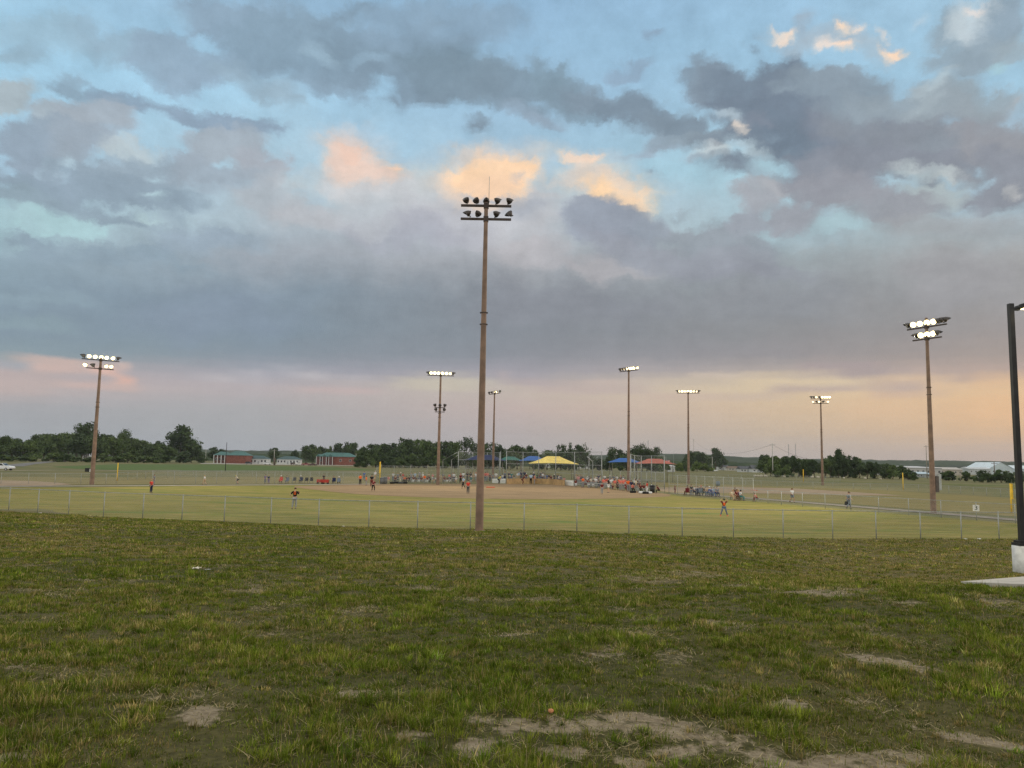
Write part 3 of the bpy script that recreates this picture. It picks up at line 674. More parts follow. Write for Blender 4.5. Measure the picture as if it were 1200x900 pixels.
_post = {}
def post_mesh(h, r):
    k = (round(h, 2), r)
    if k not in _post:
        mb = MB().tube([(0,0,-.15),(0,0,h)], r, 8); mb.ball((0,0,h), (r*1.25, r*1.25, r*.9), nu=8, nv=5)
        me = mb.mesh('post', True); me.materials.append(GALV); _post[k] = me
    return _post[k]
def fence(label, pts, h, spacing=None, cat='fence', group=None, chain=CHAIN, pr=.03, rails=(1.0,), z0=None, bottom=.05):
    """pts: ground points; posts at the points when spacing is None, else spaced along"""
    pts = [Vector(p) for p in pts]
    if spacing:
        out = []
        for a, b in zip(pts, pts[1:]):
            n = max(1, round((b - a).length / spacing))
            out += [a.lerp(b, i / n) for i in range(n)]
        pts = out + [pts[-1]]
    o = pts[0]; t = thing('chain_link_fence', label, cat, o, 0, group)
    for p in pts:
        q = obj('post', post_mesh(h, pr), None, t); q.location = p - o
    for rk in rails:
        MB().tube([p - o + Vector((0, 0, h * rk - (.0 if rk < 1 else .03))) for p in pts], pr * .72, 6).build('top_rail' if rk == 1 else 'middle_rail', GALV, t, True)
    me = bpy.data.meshes.new('chain_link'); vs, fs, uvs = [], [], []
    u = 0.0
    for i, (a, b) in enumerate(zip(pts, pts[1:])):
        L = (b - a).length; off = Vector((b.y - a.y, a.x - b.x, 0)).normalized() * (pr + .008)
        k = len(vs); A, B = a - o + off, b - o + off
        vs += [(A.x,A.y,A.z+bottom),(B.x,B.y,B.z+bottom),(B.x,B.y,B.z+h-.05),(A.x,A.y,A.z+h-.05)]; fs.append((k,k+1,k+2,k+3))
        uvs += [(u, 0), (u + L, 0), (u + L, h), (u, h)]; u += L
    me.from_pydata(vs, [], fs); l = me.uv_layers.new(name='UVMap'); l.data.foreach_set('uv', [c for q in uvs for c in q]); me.update()
    obj('chain_link', me, chain, t)
    return t

# ------------------------------------------------------------------ outfield fence in front of the bank
fence('low chain link outfield fence with grey posts and top rail at foot of grassy bank', OF, 1.62)
# far outfield fences and sideline fences
fence('far left chain link fence in front of the brown dirt, left of the yellow pole', [flatg(-120,567.3), flatg(1,567.3), flatg(124,567.6), flatg(136,566.8)], 1.5, 3.1)
fence('distant chain link fence along the green meadow, right of the left yellow pole', [flatg(138,563.4), flatg(180,560.6), flatg(240,558.8), flatg(330,558.6), flatg(438,559.6)], 1.35, 4.0)
fence('left sideline chain link fence beside the pale path and the folding chairs', [flatg(178,567.6), flatg(300,567.4), flatg(438,566.6)], 1.95, 3.0, chain=CHAIN_T)
fence('tall chain link fence in front of the left team bench', [flatg(441,566.4), flatg(500,566.3), flatg(560,566.2), flatg(590,566.2)], 3.1, 3.0, chain=CHAIN_T, rails=(1.0,.5))
fence('tall chain link fence in front of the right team bench', [flatg(674,569.6), flatg(706,572), flatg(738,574.6), flatg(779,578.0)], 3.0, 3.0, chain=CHAIN_T, rails=(1.0,.55))
fence('tall right sideline chain link fence behind the seated group on the path', [flatg(784,578.6), flatg(816,581.4), flatg(848,584.6), flatg(883,588.4)], 2.7, 2.6, chain=CHAIN_T, rails=(1.0,.5))
fence('low right sideline chain link fence carrying the white number board', [flatg(885,588.6), flatg(916,592.0), flatg(967,596.5), flatg(1030,601.5), flatg(1103,607), flatg(1190,613.5), flatg(1300,622)], 1.5, 3.0)
fence('distant right chain link fence in front of the meadow', [flatg(838,569), flatg(930,572), flatg(1000,574), flatg(1060,575.2), flatg(1112,578), flatg(1190,583.2), flatg(1300,592)], 1.3, 3.2)
fence('far chain link fence behind the right dirt infield', [flatg(792,562), flatg(900,564), flatg(985,566)], 1.8, 4)

# ------------------------------------------------------------------ backstops
def backstop(label, base, h, rails, brace=True, net=NET, roof=0.0, rad=.05):
    base = [Vector(p) for p in base]; o = base[0]; t = thing('backstop', label, 'backstop', o)
    for p in base:
        q = obj('post', post_mesh(h, rad), None, t); q.location = p - o
    for k in rails:
        MB().tube([p - o + Vector((0,0,h*k-.02)) for p in base], rad*.6, 6).build('rail', GALV, t, True)
    me = bpy.data.meshes.new('netting'); vs, fs, uvs = [], [], []; u = 0
    for a, b in zip(base, base[1:]):
        L = (b - a).length; off = Vector((b.y-a.y, a.x-b.x, 0)).normalized() * (rad + .01); k = len(vs); A, B = a-o+off, b-o+off
        vs += [(A.x,A.y,.05),(B.x,B.y,.05),(B.x,B.y,h-.08),(A.x,A.y,h-.08)]; fs.append((k,k+1,k+2,k+3)); uvs += [(u,0),(u+L,0),(u+L,h),(u,h)]; u += L
    if roof:
        back = Vector((0, roof, 0)) * -1
        for a, b in zip(base, base[1:]):
            k = len(vs); A, B = a-o, b-o
            vs += [(A.x,A.y,h),(B.x,B.y,h),(B.x,B.y+back.y,h+.5),(A.x,A.y+back.y,h+.5)]; fs.append((k,k+1,k+2,k+3)); L=(b-a).length; uvs += [(0,0),(L,0),(L,roof),(0,roof)]
    me.from_pydata(vs, [], fs); l = me.uv_layers.new(name='UVMap'); l.data.foreach_set('uv', [c for q in uvs for c in q]); me.update()
    obj('netting', me, net, t)
    return t
def posts_at(cols, rows): return [flatg(x, y) for x, y in zip(cols, rows)]
backstop('tall netted backstop of grey posts behind the wooden wall at home plate', posts_at([593,612.5,631,651,673,690,705],[566.6,565.6,565.8,566.8,569.0,569.8,571.0]), 6.2, (1.0,.62,.36), rad=.07)
backstop('tall netted backstop left of the home plate, behind the central light pole', posts_at([536.5,553.5,570.5,585,586],[562.6,561.8,561.8,562.8,564.5]), 6.3, (1.0,.72,.4), net=CHAIN_T, rad=.07)
backstop('tall white posted backstop in front of the orange canopy', posts_at([739,743.5,751.5,763.5,778.5],[574.5,571.5,570.6,571.4,573.2]), 5.7, (1.0,.5,.25), net=CHAIN_T, rad=.075)
t = thing('cage_frame', 'slanted grey pipe frame leaning against the left backstop', 'pipe frame', flatg(520, 565))
MB().tube([above(519,567,132)-t.location, above(519,539,132)-t.location, above(536,530,132)-t.location], .06, 8).build('pipe', GALV, t, True)
MB().tube([above(529,567,132)-t.location, above(529,539,132)-t.location, above(537,533,132)-t.location], .06, 8).build('pipe', GALV, t, True)
t = thing('cage_frame', 'branching grey pipe frame between the yellow and blue canopies', 'pipe frame', flatg(694.5, 569))
MB().tube([above(694.5,569,136)-t.location, above(694.5,540,136)-t.location, above(701,535,136)-t.location], .08, 8).build('pipe', GALV, t, True)
MB().tube([above(694.5,541,136)-t.location, above(688,535,136)-t.location], .08, 8).build('pipe', GALV, t, True)

# wooden wall behind home plate and banner boards
WOOD = mat('brown_planks', (.44,.29,.135), .85, .12, 1.2)
def wall_between(name, label, cat, a, b, h, th, m, part=None):
    a, b = Vector(a), Vector(b); mid = (a + b) / 2; L = (b - a).length; ang = math.atan2(b.y - a.y, b.x - a.x)
    t = thing(name, label, cat, mid, ang)
    return t, L
wp = [flatg(593.6,567.5), flatg(628,567.0), flatg(648,567.9), flatg(661.5,569.4)]
t = thing('wooden_wall', 'low brown plank wall behind home plate', 'wall', wp[0])
for a, b in zip(wp, wp[1:]):
    d = b - a; A = math.atan2(d.y, d.x); M = Matrix.Translation((a + b) / 2 - wp[0]) @ Matrix.Rotation(A, 4, 'Z')
    mb = MB()
    for k in range(6): mb.box((0, (k % 2) * .012, .09 + k * .165), (d.length - .02, .06, .155), M)
    mb.build('planks', WOOD, t)
    MB().box((0, 0, 1.03), (d.length, .14, .05), M).build('cap_board', WOOD, t)
def banner(label, a, b, h):
    a, b = Vector(a), Vector(b); d = b - a; t = thing('banner_board', label, 'banner board', (a + b) / 2, math.atan2(d.y, d.x))
    MB().box((0,0,h/2+.08), (d.length, .04, h)).build('panel', mat('banner_white', (.66,.68,.66), .6, .05, 3), t)
    f = MB()
    for s in (-1, 1): f.box((s*(d.length/2-.03), -.032, h/2+.04), (.05, .02, h + .06))
    f.build('frame', GALV, t)
    MB().box((0,-.033,h*.58),(d.length*.5,.012,h*.12)).build('stripe', mat('banner_grey', (.42,.46,.45), .6, .05, 3), t)
banner('white banner board on the fence just right of the central pole', flatg(576.6,566.6), flatg(584.2,566.6), .84)
banner('white banner board beside the left end of the wooden wall', flatg(585.8,566.8), flatg(592.6,566.8), .88)
banner('pale grey banner board at the right end of the wooden wall', flatg(662.4,569.2), flatg(672.4,569.8), .95)

# ------------------------------------------------------------------ stadium light poles
def luminaire_meshes():
    mb = MB(); n = 14; prof = [(0.03,-.30),(.10,-.29),(.17,-.22),(.23,-.10),(.265,.02),(.285,.10)]      # bowl, opening along +y
    for (r, y) in prof: pass
    vs = [(r*math.cos(2*math.pi*k/n), y, r*math.sin(2*math.pi*k/n)) for r, y in prof for k in range(n)]
    fs = [(i*n+k, i*n+(k+1)%n, (i+1)*n+(k+1)%n, (i+1)*n+k) for i in range(len(prof)-1) for k in range(n)] + [tuple(range(n))]
    mb.add(vs, fs)
    # visor over the upper half
    a = [(.288*math.cos(g), .10, .288*math.sin(g)) for g in np.linspace(.25, math.pi-.25, 9)]
    b = [(.30*math.cos(g), .10 + .20*math.sin(g), .30*math.sin(g)) for g in np.linspace(.25, math.pi-.25, 9)]
    mb.add(a + b, [(i, i+1, 10+i, 9+i) for i in range(8)])
    mb.box((0, -.06, -.33), (.05, .10, .16)); mb.box((0,-.31,0),(.12,.08,.12))
    h = mb.mesh('luminaire', True); h.materials.append(HOUSING)
    l = MB().add([(.262*math.cos(2*math.pi*k/n), .105, .262*math.sin(2*math.pi*k/n)) for k in range(n)] + [(0,.135,0)], [(k, (k+1)%n, n) for k in range(n)]).mesh('lens', True)
    l.materials.append(LENS_ON)
    return h, l
LUM_H, LUM_L = luminaire_meshes()
def luminaire(parent, loc, yaw, tilt, state, s=1.0):
    o = obj('luminaire', LUM_H, None, parent); o.location = loc; o.rotation_euler = (-tilt, 0, yaw); o.scale = (s, s, s)
    l = obj('lens', LUM_L, None, o); sl = l.material_slots[0]; sl.link = 'OBJECT'; sl.material = {2: LENS_ON, 1: LENS_DIM, 0: LENS_OFF}[state]
    return o
def light_pole(label, base, height, arms, rb=.27, rt=.14, yaw=0.0, joint=None, rod=0.0, flip=True, box=False, lum=1.02):
    """arms: (height below top, width, [(yaw offset, tilt, state) ...])"""
    t = thing('stadium_light_pole', label, 'light pole', base, yaw, 'stadium light poles')
    hj = joint or height * .62
    rj = rb + (rt - rb) * hj / height
    MB().tube([(0,0,-.3),(0,0,-.29),(0,0,hj-.01),(0,0,hj)], [rb, rb, rj*1.01, rj*1.01], 18).build('lower_shaft', STEEL, t, True)
    MB().tube([(0,0,hj),(0,0,hj+.01),(0,0,height-.01),(0,0,height)], [rj*.98, rj*.98, rt, rt], 18).build('upper_shaft', STEEL, t, True)
    for z in (hj - .36, hj + .32):
        cl = MB().tube([(0,0,z-.03),(0,0,z+.03)], rj*1.07, 14)
        for s in (-1, 1): cl.box((s*(rj*1.07+.02), 0, z), (.08, .07, .08))
        cl.build('collar', STEEL_D, t)
    MB().tube([(0,0,-.3),(0,0,.02)], rb*1.3, 16).build('footing', mat('footing_concrete', (.22,.20,.17), .9, .1, 3), t, True)
    for (dz, wid, lamps) in arms:
        z = height - dz
        arm = MB().box((0, .0, z), (wid, .13, .12)); arm.box((0, .0, z), (rt*2.6, rt*2.6, .30)); arm.build('crossarm', STEEL_D, t)
        n = len(lamps)
        for i, (pos, yo, ti, st) in enumerate(lamps):
            if flip: pos, yo = -pos, -yo
            luminaire(t, Vector((pos * wid / 2, .02, z + .36 * lum + .07)), yo, ti, st, lum)
    if rod: MB().tube([(.15,0,height-.4),(.15,0,height+rod)], .016, 6).build('lightning_rod', GALV, t, True)
    if box:
        Mi = Matrix.Rotation(-yaw, 4, 'Z')
        MB().box((rb+.16, .05, 2.7), (.30, .3, 1.5), Mi).build('control_cabinet', mat('cabinet_dark', (.10,.085,.075), .5, .1, 3), t)
        MB().box((rb+.46, .10, 2.9), (.26, .24, 1.5), Mi).build('service_panel', mat('panel_grey', (.40,.42,.40), .5, .08, 3), t)
    return t
def toward(p, q): return math.atan2(q[1] - p[1], q[0] - p[0]) - math.pi / 2      # yaw that points +y from p to q
HOME = flatg(618, 566.5); MOUND = Vector((0, 108, 0))
def lamps(n, states, spread=.5, tilt=.45, span=.95):
    xs = np.linspace(-span, span, n)
    return [(x, -spread * x, tilt, st) for x, st in zip(xs, states)]
# nearest pole: seen from behind, its lamps turned to the field
b = ground(561.5, 622.3)
light_pole('tall brown steel light pole nearest the camera, lamp backs turned to viewer', b, 19.2,
  [(0.42, 2.95, [(-.80,.55,.42,0),(-.40,.30,.40,0),(.0,.05,.40,0),(.45,-.85,.35,1),(.92,-.75,.40,0)]), (1.22, 2.95, [(-.74,1.35,.55,0),(-.32,-.35,.45,1),(.42,-.85,.35,1),(.92,1.05,.95,0)])],
  rb=.235, rt=.11, yaw=0.0, joint=12.1, rod=1.35, lum=.70, flip=False)
def pole_at(px, py_base, top_row):
    p = flatg(px, py_base); return p
def height_for(p, px, row):
    """height of the point above p seen at the photo row"""
    lo, hi = 0.0, 60.0
    for _ in range(50):
        m = (lo + hi) / 2
        if project((p.x, p.y, m))[1] > row: lo = m
        else: hi = m
    return lo
p = flatg(107.5, 568.0)
light_pole('brown light pole far left with a bright row of floodlights over two arms', p, height_for(p, 118, 417.5),
  [(.55, 4.7, [(-.93,1.2,.5,0),(-.62,.2,.4,2),(-.31,.05,.4,2),(.0,-.05,.4,2),(.29,-.1,.4,2),(.62,-.2,.4,2),(.95,-1.4,.5,0)]), (1.75, 3.4, [(-1.1,.4,.5,2),(-.55,1.2,.6,0),(.42,-.1,.4,1),(.78,-.1,.4,1)])],
  rb=.30, rt=.15, yaw=toward(p, (0, 30)))
p = flatg(513, 568.2)
light_pole('brown light pole behind the left team bench with a second lamp pair halfway up', p, height_for(p, 515, 437.5),
  [(.4, 4.6, [(-.95,1.3,.5,0),(-.72,.2,.4,2),(-.45,.1,.4,2),(-.18,.0,.4,2),(.12,0,.4,2),(.42,-.1,.4,2),(.70,-.2,.4,1),(.97,-1.4,.5,0)]), (6.0, 1.9, [(-.9,2.6,.5,1),(.0,-2.9,.6,0),(.9,-2.4,.5,0)]), (6.75, 1.7, [(-.8,2.6,.6,1),(.9,-2.6,.6,0)])],
  rb=.30, rt=.15, yaw=toward(p, (0, 40)))
p = flatg(577.5, 562.6)
light_pole('distant brown light pole just right of the nearest pole with one bright lamp', p, height_for(p, 579, 459.5),
  [(.4, 5.4, [(-.95,1.5,.5,0),(-.5,1.2,.5,0),(.05,.2,.4,1),(.40,.0,.4,2),(.95,-1.4,.5,0)])], rb=.30, rt=.15, yaw=R(120))
p = flatg(736.5, 571.5)
light_pole('brown light pole above the blue canopy, glowing strongest at its right end', p, height_for(p, 734, 432.0),
  [(.4, 4.4, [(-.96,1.5,.5,0),(-.72,.9,.4,1),(-.46,.7,.4,1),(-.14,.2,.4,1),(.14,.0,.4,2),(.36,.0,.4,2),(.60,-.1,.4,2),(.93,-1.1,.5,1)])], rb=.29, rt=.14, yaw=R(128))
p = flatg(807.0, 567.0)
light_pole('slim distant brown light pole right of the orange canopy with a row of small lamps', p, height_for(p, 804.5, 458.6),
  [(.4, 5.0, [(-.97,1.5,.5,0),(-.76,.5,.4,1),(-.52,.2,.4,2),(-.28,.1,.4,1),(-.02,.0,.4,2),(.24,.0,.4,2),(.48,-.4,.4,1),(.72,-.8,.4,1),(.97,-1.4,.5,0)])], rb=.30, rt=.15, yaw=toward(p, (10, 0)))
p = flatg(964.0, 568.5)
light_pole('distant brown light pole right of centre with two arms and glow on its right', p, height_for(p, 961.5, 466.0),
  [(.3, 4.5, [(-.97,1.5,.5,0),(-.70,1.2,.5,0),(-.42,.3,.4,1),(-.1,.8,.5,0),(.15,.0,.4,2),(.42,0,.4,2),(.66,.0,.4,2),(.90,-.1,.4,2)]), (1.4, 3.6, [(-.95,.5,.5,1),(-.5,1.2,.5,0),(-.2,.2,.4,1),(.35,-1.2,.5,0),(.9,0,.4,1)])], rb=.31, rt=.15, yaw=toward(p, (30, 0)))
p = flatg(1094.0, 601.2)
light_pole('brown light pole at right with cabinet at its foot and two lit arms', p, height_for(p, 1087.5, 372.5),
  [(.9, 4.0, [(-.97,.8,.5,0),(-.66,-.4,.35,2),(-.32,-.4,.35,2),(.04,-.4,.35,2),(.36,-.4,.35,2),(.62,-2.0,.5,0),(.82,-2.2,.6,0),(1.0,-2.2,.5,0)]), (2.05, 2.9, [(-.78,1.0,.6,0),(-.40,-.4,.35,2),(.05,-.4,.35,2),(.46,-.4,.35,2),(.78,-2.0,.6,0)])],
  rb=.265, rt=.13, yaw=R(119), box=True)
bpy.context.view_layer.update()

# light the lamps give to the field (placed in the lamp heads)
def field_lamp(px, py, top, aim, power):
    p = flatg(px, py); z = height_for(p, px, top)
    l = bpy.data.lights.new('floodlight', 'SPOT'); l.energy = power; l.color = (1.0, .90, .66); l.spot_size = R(125); l.spot_blend = .9; l.shadow_soft_size = 1.2
    o = bpy.data.objects.new('floodlight', l); COL.objects.link(o)
    d = Vector(aim) - p; d.z = -z; o.location = (p.x + d.x / d.length * 2.2, p.y + d.y / d.length * 2.2, z + .15)
    o.rotation_euler = (-d).to_track_quat('Z', 'Y').to_euler()
FL = 15000
field_lamp(107.5, 568, 417.5, (-12, 88, 0), FL)
field_lamp(513, 568.2, 437.5, (-8, 98, 0), FL)
field_lamp(736.5, 571.5, 432, (4, 96, 0), FL)
field_lamp(1094, 601.2, 376, (12, 80, 0), FL)
field_lamp(561.5, 622.3, 246, (0, 92, 0), FL * .5)
field_lamp(964, 568.5, 466, (80, 130, 0), FL * .6)
field_lamp(577.5, 562.6, 459.5, (-60, 150, 0), FL * .5)

# ------------------------------------------------------------------ car-park lamp at the right edge
p = ground(1199.5, 671.5)
t = thing('car_park_lamp', 'square black lamp post on a pale concrete base at right edge, lamp lit', 'lamp post', p)
hb = .88
MB().tube([(0,0,-.5),(0,0,hb)], .30, 24).build('base', mat('base_concrete', (.55,.56,.55), .85, .08, 4, bump=.15), t, True)
MB().box((0,0,hb+.045), (.44,.44,.10)).box((0,0,hb+.13),(.34,.34,.08)).build('base_cover', BLACKM, t)
hp = height_for(p, 1185.5, 356.0) - p.z
MB().box((0,0,(hb+hp)/2), (.155,.155,hp-hb), top=1.0).build('pole', BLACKM, t)
MB().box((.17,0,hp-.18), (.22,.10,.10)).build('arm', BLACKM, t)
hd = MB().box((.62,0,hp-.10), (.72,.36,.10)); hd.box((.62,0,hp-.03),(.5,.24,.07)); hd.build('lamp_head', BLACKM, t)
MB().box((.66,0,hp-.160), (.46,.26,.014)).build('light_panel', mat('warm_panel', (.9,.8,.5), .4, .02, 3, emit=((1.0,.80,.35), 9.0)), t)
l = bpy.data.lights.new('car_park_light', 'AREA'); l.energy = 180; l.size = .3; l.color = (1, .82, .5); lo = bpy.data.objects.new('car_park_light', l); COL.objects.link(lo); lo.location = p + Vector((.66, 0, hp - .18))

# ------------------------------------------------------------------ yellow foul poles
def foul_pole(label, px, base, top, wing=0, r=.07):
    p = flatg(px, base); h = height_for(p, px, top); t = thing('foul_pole', label, 'foul pole', p)
    MB().tube([(0,0,-.1),(0,0,h)], r, 10).build('pole', YEL, t, True)
    if wing:
        f = MB().box((wing*.34, 0, h*.73), (.06,.03,h*.52))
        for k in range(5): f.box((wing*.18, 0, h*(.48+.125*k)), (.32,.03,.04))
        f.box((wing*.18,0,h*.73),(.22,.014,h*.5)); f.build('wing_screen', YEL, t)
    return t
foul_pole('yellow foul pole at far left beside the corner of the fence', 137, 563.4, 542.4)
foul_pole('yellow foul pole between the left bench and the trees', 445, 566.6, 541.0, -.3, .075)
foul_pole('yellow foul pole in front of the dark shrubs at right', 941.5, 565.0, 550.0, .1, .075)
foul_pole('yellow foul pole in the right meadow left of the right light pole', 1058.5, 574.5, 554.0, 0, .08)
foul_pole('yellow foul pole with a side screen beside the black lamp post', 1185.5, 601.5, 566.5, .55, .07)

# number board on the right fence
a = flatg(1144.5, 610.2); t = thing('number_board', 'small white board with a dark number on the right fence', 'number board', a, toward(a, (0,0)) + math.pi)
MB().box((0,-.08,1.02),(.46,.03,.50)).build('panel', WHITEP, t)
cu = bpy.data.curves.new('numeral', 'FONT'); cu.body = '3'; cu.size = .50; cu.align_x = 'CENTER'; cu.align_y = 'CENTER'; cu.extrude = .006
co = bpy.data.objects.new('numeral', cu); COL.objects.link(co); bpy.context.view_layer.update()
me = bpy.data.meshes.new_from_object(co.evaluated_get(bpy.context.evaluated_depsgraph_get())); bpy.data.objects.remove(co)
me.materials.clear(); n_ = obj('numeral', me, mat('dark_green_paint', (.03,.05,.04), .6, .1, 3), t); n_.location = (0,-.103,1.02); n_.rotation_euler = (R(90),0,0)

# ------------------------------------------------------------------ canopies
def canopy(label, px0, px1, row_peak, row_eave, base_row, col, depth=6.0, ridge=.34):
    c = flatg((px0 + px1) / 2, base_row); Y = c.y
    a = above(px0, row_eave, Y); b = above(px1, row_eave, Y); pk = above((px0+px1)/2, row_peak, Y)
    w = (b - a).length; t = thing('shade_canopy', label, 'canopy', ((a.x+b.x)/2, Y, 0)); ze, zp = (a.z + b.z) / 2, pk.z
    m = mat('canopy_' + label.split()[0], col, .75, .07, .8)
    vs = []; nx = 16; ny = 8
    for i in range(nx + 1):
        for j in range(ny + 1):
            u, v = i/nx*2-1, j/ny*2-1
            q = max(max(0, (abs(u) - ridge) / (1 - ridge)), abs(v)); z = zp + (ze - zp) * (q ** .85) + .10 * (1 - min(1, q)) * 0
            sag = .16 * math.sin(math.pi * (u + 1) / 2) * (abs(v) > .99) + .12 * math.sin(math.pi * (v + 1) / 2) * (abs(u) > .99)
            vs.append((u * w / 2, v * depth / 2, z + sag * (q > .9)))
    fs = [(i*(ny+1)+j, (i+1)*(ny+1)+j, (i+1)*(ny+1)+j+1, i*(ny+1)+j+1) for i in range(nx) for j in range(ny)]
    MB().add(vs, fs).build('canopy', m, t, True)
    for s in (-1, 1):
        for k in (-1, 1):
            MB().tube([(s*w*.40, k*depth*.40, 0), (s*w*.40, k*depth*.40, ze + .25)], .06, 8).build('leg', mat('canopy_post_brown', (.20,.17,.14), .6, .1, 2), t, True)
canopy('navy blue shade canopy behind the nearest light pole', 543, 594, 533.0, 539.8, 562.0, (.022,.030,.085), 8)
canopy('dark green shade canopy right of the navy one', 583, 613, 535.0, 539.8, 559.5, (.03,.13,.10), 6)
canopy('bright blue shade canopy half hidden by the yellow canopy', 608, 642, 534.5, 540.4, 560.5, (.03,.11,.34), 7)
canopy('large yellow shade canopy above the wooden wall', 619.5, 677, 534.6, 543.6, 563.5, (.78,.60,.16), 8, .28)
canopy('bright blue shade canopy behind the right team bench', 712, 752, 536.8, 542.2, 562.5, (.03,.11,.34), 7)
canopy('faded orange shade canopy behind the white backstop', 744.5, 789.5, 537.6, 543.8, 564.5, (.40,.115,.075), 8, .36)

# flag by the orange canopy
p = flatg(780.5, 564.5); t = thing('flagpole', 'thin pole with a small red and white flag right of the orange canopy', 'flagpole', p)
MB().tube([(0,0,0),(0,0,height_for(p, 780.5, 535))], .04, 6).build('pole', GALV, t, True)
zf = height_for(p, 780.5, 540.8); mb = MB(); mb2 = MB()
for k in range(7): (mb if k % 2 == 0 else mb2).box((.52, .03*math.sin(k), zf - .31 + k*.095), (.95, .02, .094))
mb.build('red_stripes', mat('flag_red', (.5,.05,.05), .7, .05, 3), t); mb2.build('white_stripes', mat('flag_white', (.75,.74,.72), .7, .04, 3), t)
MB().box((.25, -.015, zf + .13),(.40,.02,.36)).build('blue_corner', mat('flag_blue', (.04,.06,.22), .7, .05, 3), t)

# ------------------------------------------------------------------ buildings beyond the fields
BRICK = mat('red_brick', (.20,.075,.055), .85, .18, 1.2); SIDING = mat('white_siding', (.55,.57,.56), .7, .06, .6); GREENR = mat('green_metal_roof', (.045,.13,.115), .5, .08, .3)
GREYR = mat('dark_shingles', (.075,.08,.09), .85, .12, .6); TANR = mat('tan_shingles', (.30,.23,.16), .85, .12, .6); GLASS = mat('window_glass', (.03,.035,.04), .12, .05, 2, spec=.8); TRIM = mat('white_trim', (.68,.68,.66), .6, .04, 3)
DOORM = mat('door_grey', (.30,.32,.33), .6, .08, 3)
def window(t, x, y, z, w, h, face=-1):
    f = MB().box((x, y + face*.03, z), (w + .16, .06, h + .16)).build('window', TRIM, t)
    mb = MB()
    mb.box((x - w/4, y + face*.066, z), (w/2 - .04, .012, h - .02)).box((x + w/4, y + face*.066, z), (w/2 - .04, .012, h - .02)); mb.build('pane', GLASS, f)
def hip(mb, x0, x1, y0, y1, z0, z1, ov=.5, gable=False, cut=None):
    x0 -= ov; x1 += ov; y0 -= ov; y1 += ov; ym = (y0+y1)/2; c = 0 if gable else (cut if cut is not None else min((y1-y0)/2, (x1-x0)*.3))
    vs = [(x0,y0,z0),(x1,y0,z0),(x1,y1,z0),(x0,y1,z0),(x0+c,ym,z1),(x1-c,ym,z1)]
    return mb.add(vs, [(0,1,5,4),(2,3,4,5),(1,2,5),(3,0,4),(3,2,1,0)])
def building(label, px0, px1, base, eave, ridge, wall, roof, cat='building', name='building', depth=10, gable=False, wins=3, door=True, dim=None, chim=False, side_gable=False):
    c = flatg((px0+px1)/2, base); Y = c.y; a, b = above(px0, base, Y), above(px1, base, Y); w = b.x - a.x
    ze, zr = height_for(c, (px0+px1)/2, eave), height_for(c, (px0+px1)/2, ridge)
    t = thing(name, label, cat, c)
    mb = MB().box((0, depth/2, ze/2 - .1), (w, depth, ze + .2))
    if gable and side_gable: pass
    mb.build('wall', wall, t)
    rf = MB()
    if side_gable:      # gable end faces the viewer
        x0, x1 = -w/2 - .4, w/2 + .4; y0, y1 = -.4, depth + .4
        rf.add([(x0,y0,ze),(0,y0,zr),(x1,y0,ze),(x0,y1,ze),(0,y1,zr),(x1,y1,ze)], [(0,1,4,3),(1,2,5,4),(2,0,3,5)])
        MB().add([(-w/2,0,ze),(w/2,0,ze),(0,0,zr-.15),(-w/2,.2,ze),(w/2,.2,ze),(0,.2,zr-.15)], [(0,1,2),(5,4,3),(0,3,4,1),(1,4,5,2),(2,5,3,0)]).build('gable_wall', wall, t)
    else: hip(rf, -w/2, w/2, 0, depth, ze, zr, .5, gable)
    r = rf.build('roof', roof, t)
    if gable and not side_gable:
        for s in (-1, 1): MB().add([(s*w/2,.0,ze-.02),(s*w/2,depth,ze-.02),(s*w/2,depth/2,zr-.2)], [(0,1,2)]).build('gable_wall', wall, t)
    if chim: MB().box((w*.2, depth*.55, zr + .1), (.8,.8,1.6)).build('chimney', BRICK, r)
    n = wins + (1 if door else 0)
    for i in range(n):
        x = -w/2 + w*(i + .5)/n
        if door and i == n // 2:
            d = MB().box((x, -.03, 1.05), (1.1, .06, 2.1)).build('door', DOORM, t); MB().box((x+.4,-.08,1.05),(.06,.06,.16)).build('handle', GALV, d)
        else: window(t, x, 0, ze*.55, min(1.5, w/n*.5), min(1.5, ze*.42))
    return t, w, ze, zr
def porch(t, x0, x1, n, z, y=-2.2, m=TRIM):
    for i in range(n): MB().box((x0 + (x1-x0)*i/(n-1), y, z/2), (.42,.42,z)).build('column', m, t)
    MB().box(((x0+x1)/2, y/2, z + .12), (x1-x0+.8, abs(y)+.7, .24)).build('porch_roof', TRIM, t)
t, w, ze, zr = building('brick building with green roof and blank brick wall beside a columned porch', 263.5, 288.2, 543.2, 533.6, 528.6, BRICK, GREENR, depth=14, wins=0, door=False)
rf = MB(); hip(rf, -w/2-8.6, -w/2+1.5, 1.0, 12, ze-.05, zr-.5, .5); rf.build('wing_roof', GREENR, t)
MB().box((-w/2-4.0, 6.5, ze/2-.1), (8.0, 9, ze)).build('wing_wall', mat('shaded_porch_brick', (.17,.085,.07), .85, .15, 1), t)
for i in range(4): MB().box((-w/2-8.2+i*2.6, .4, ze/2-.05), (.5,.5,ze-.1)).build('column', TRIM, t)
for i in range(3): window(t, -w/2-6.9+i*2.6, 2.0, ze*.5, 1.3, 1.7)
building('long white building with dark green roof just right of the brick porch building', 288.8, 312.5, 543.5, 537.6, 533.8, SIDING, mat('dark_green_roof', (.04,.085,.085), .5, .08, .3), depth=9, wins=5)
building('white building with dark green roof between a brown pole and the parked cars', 324.2, 350.0, 544.0, 538.2, 534.6, SIDING, mat('dark_green_roof', (.04,.085,.085)), depth=9, wins=6)
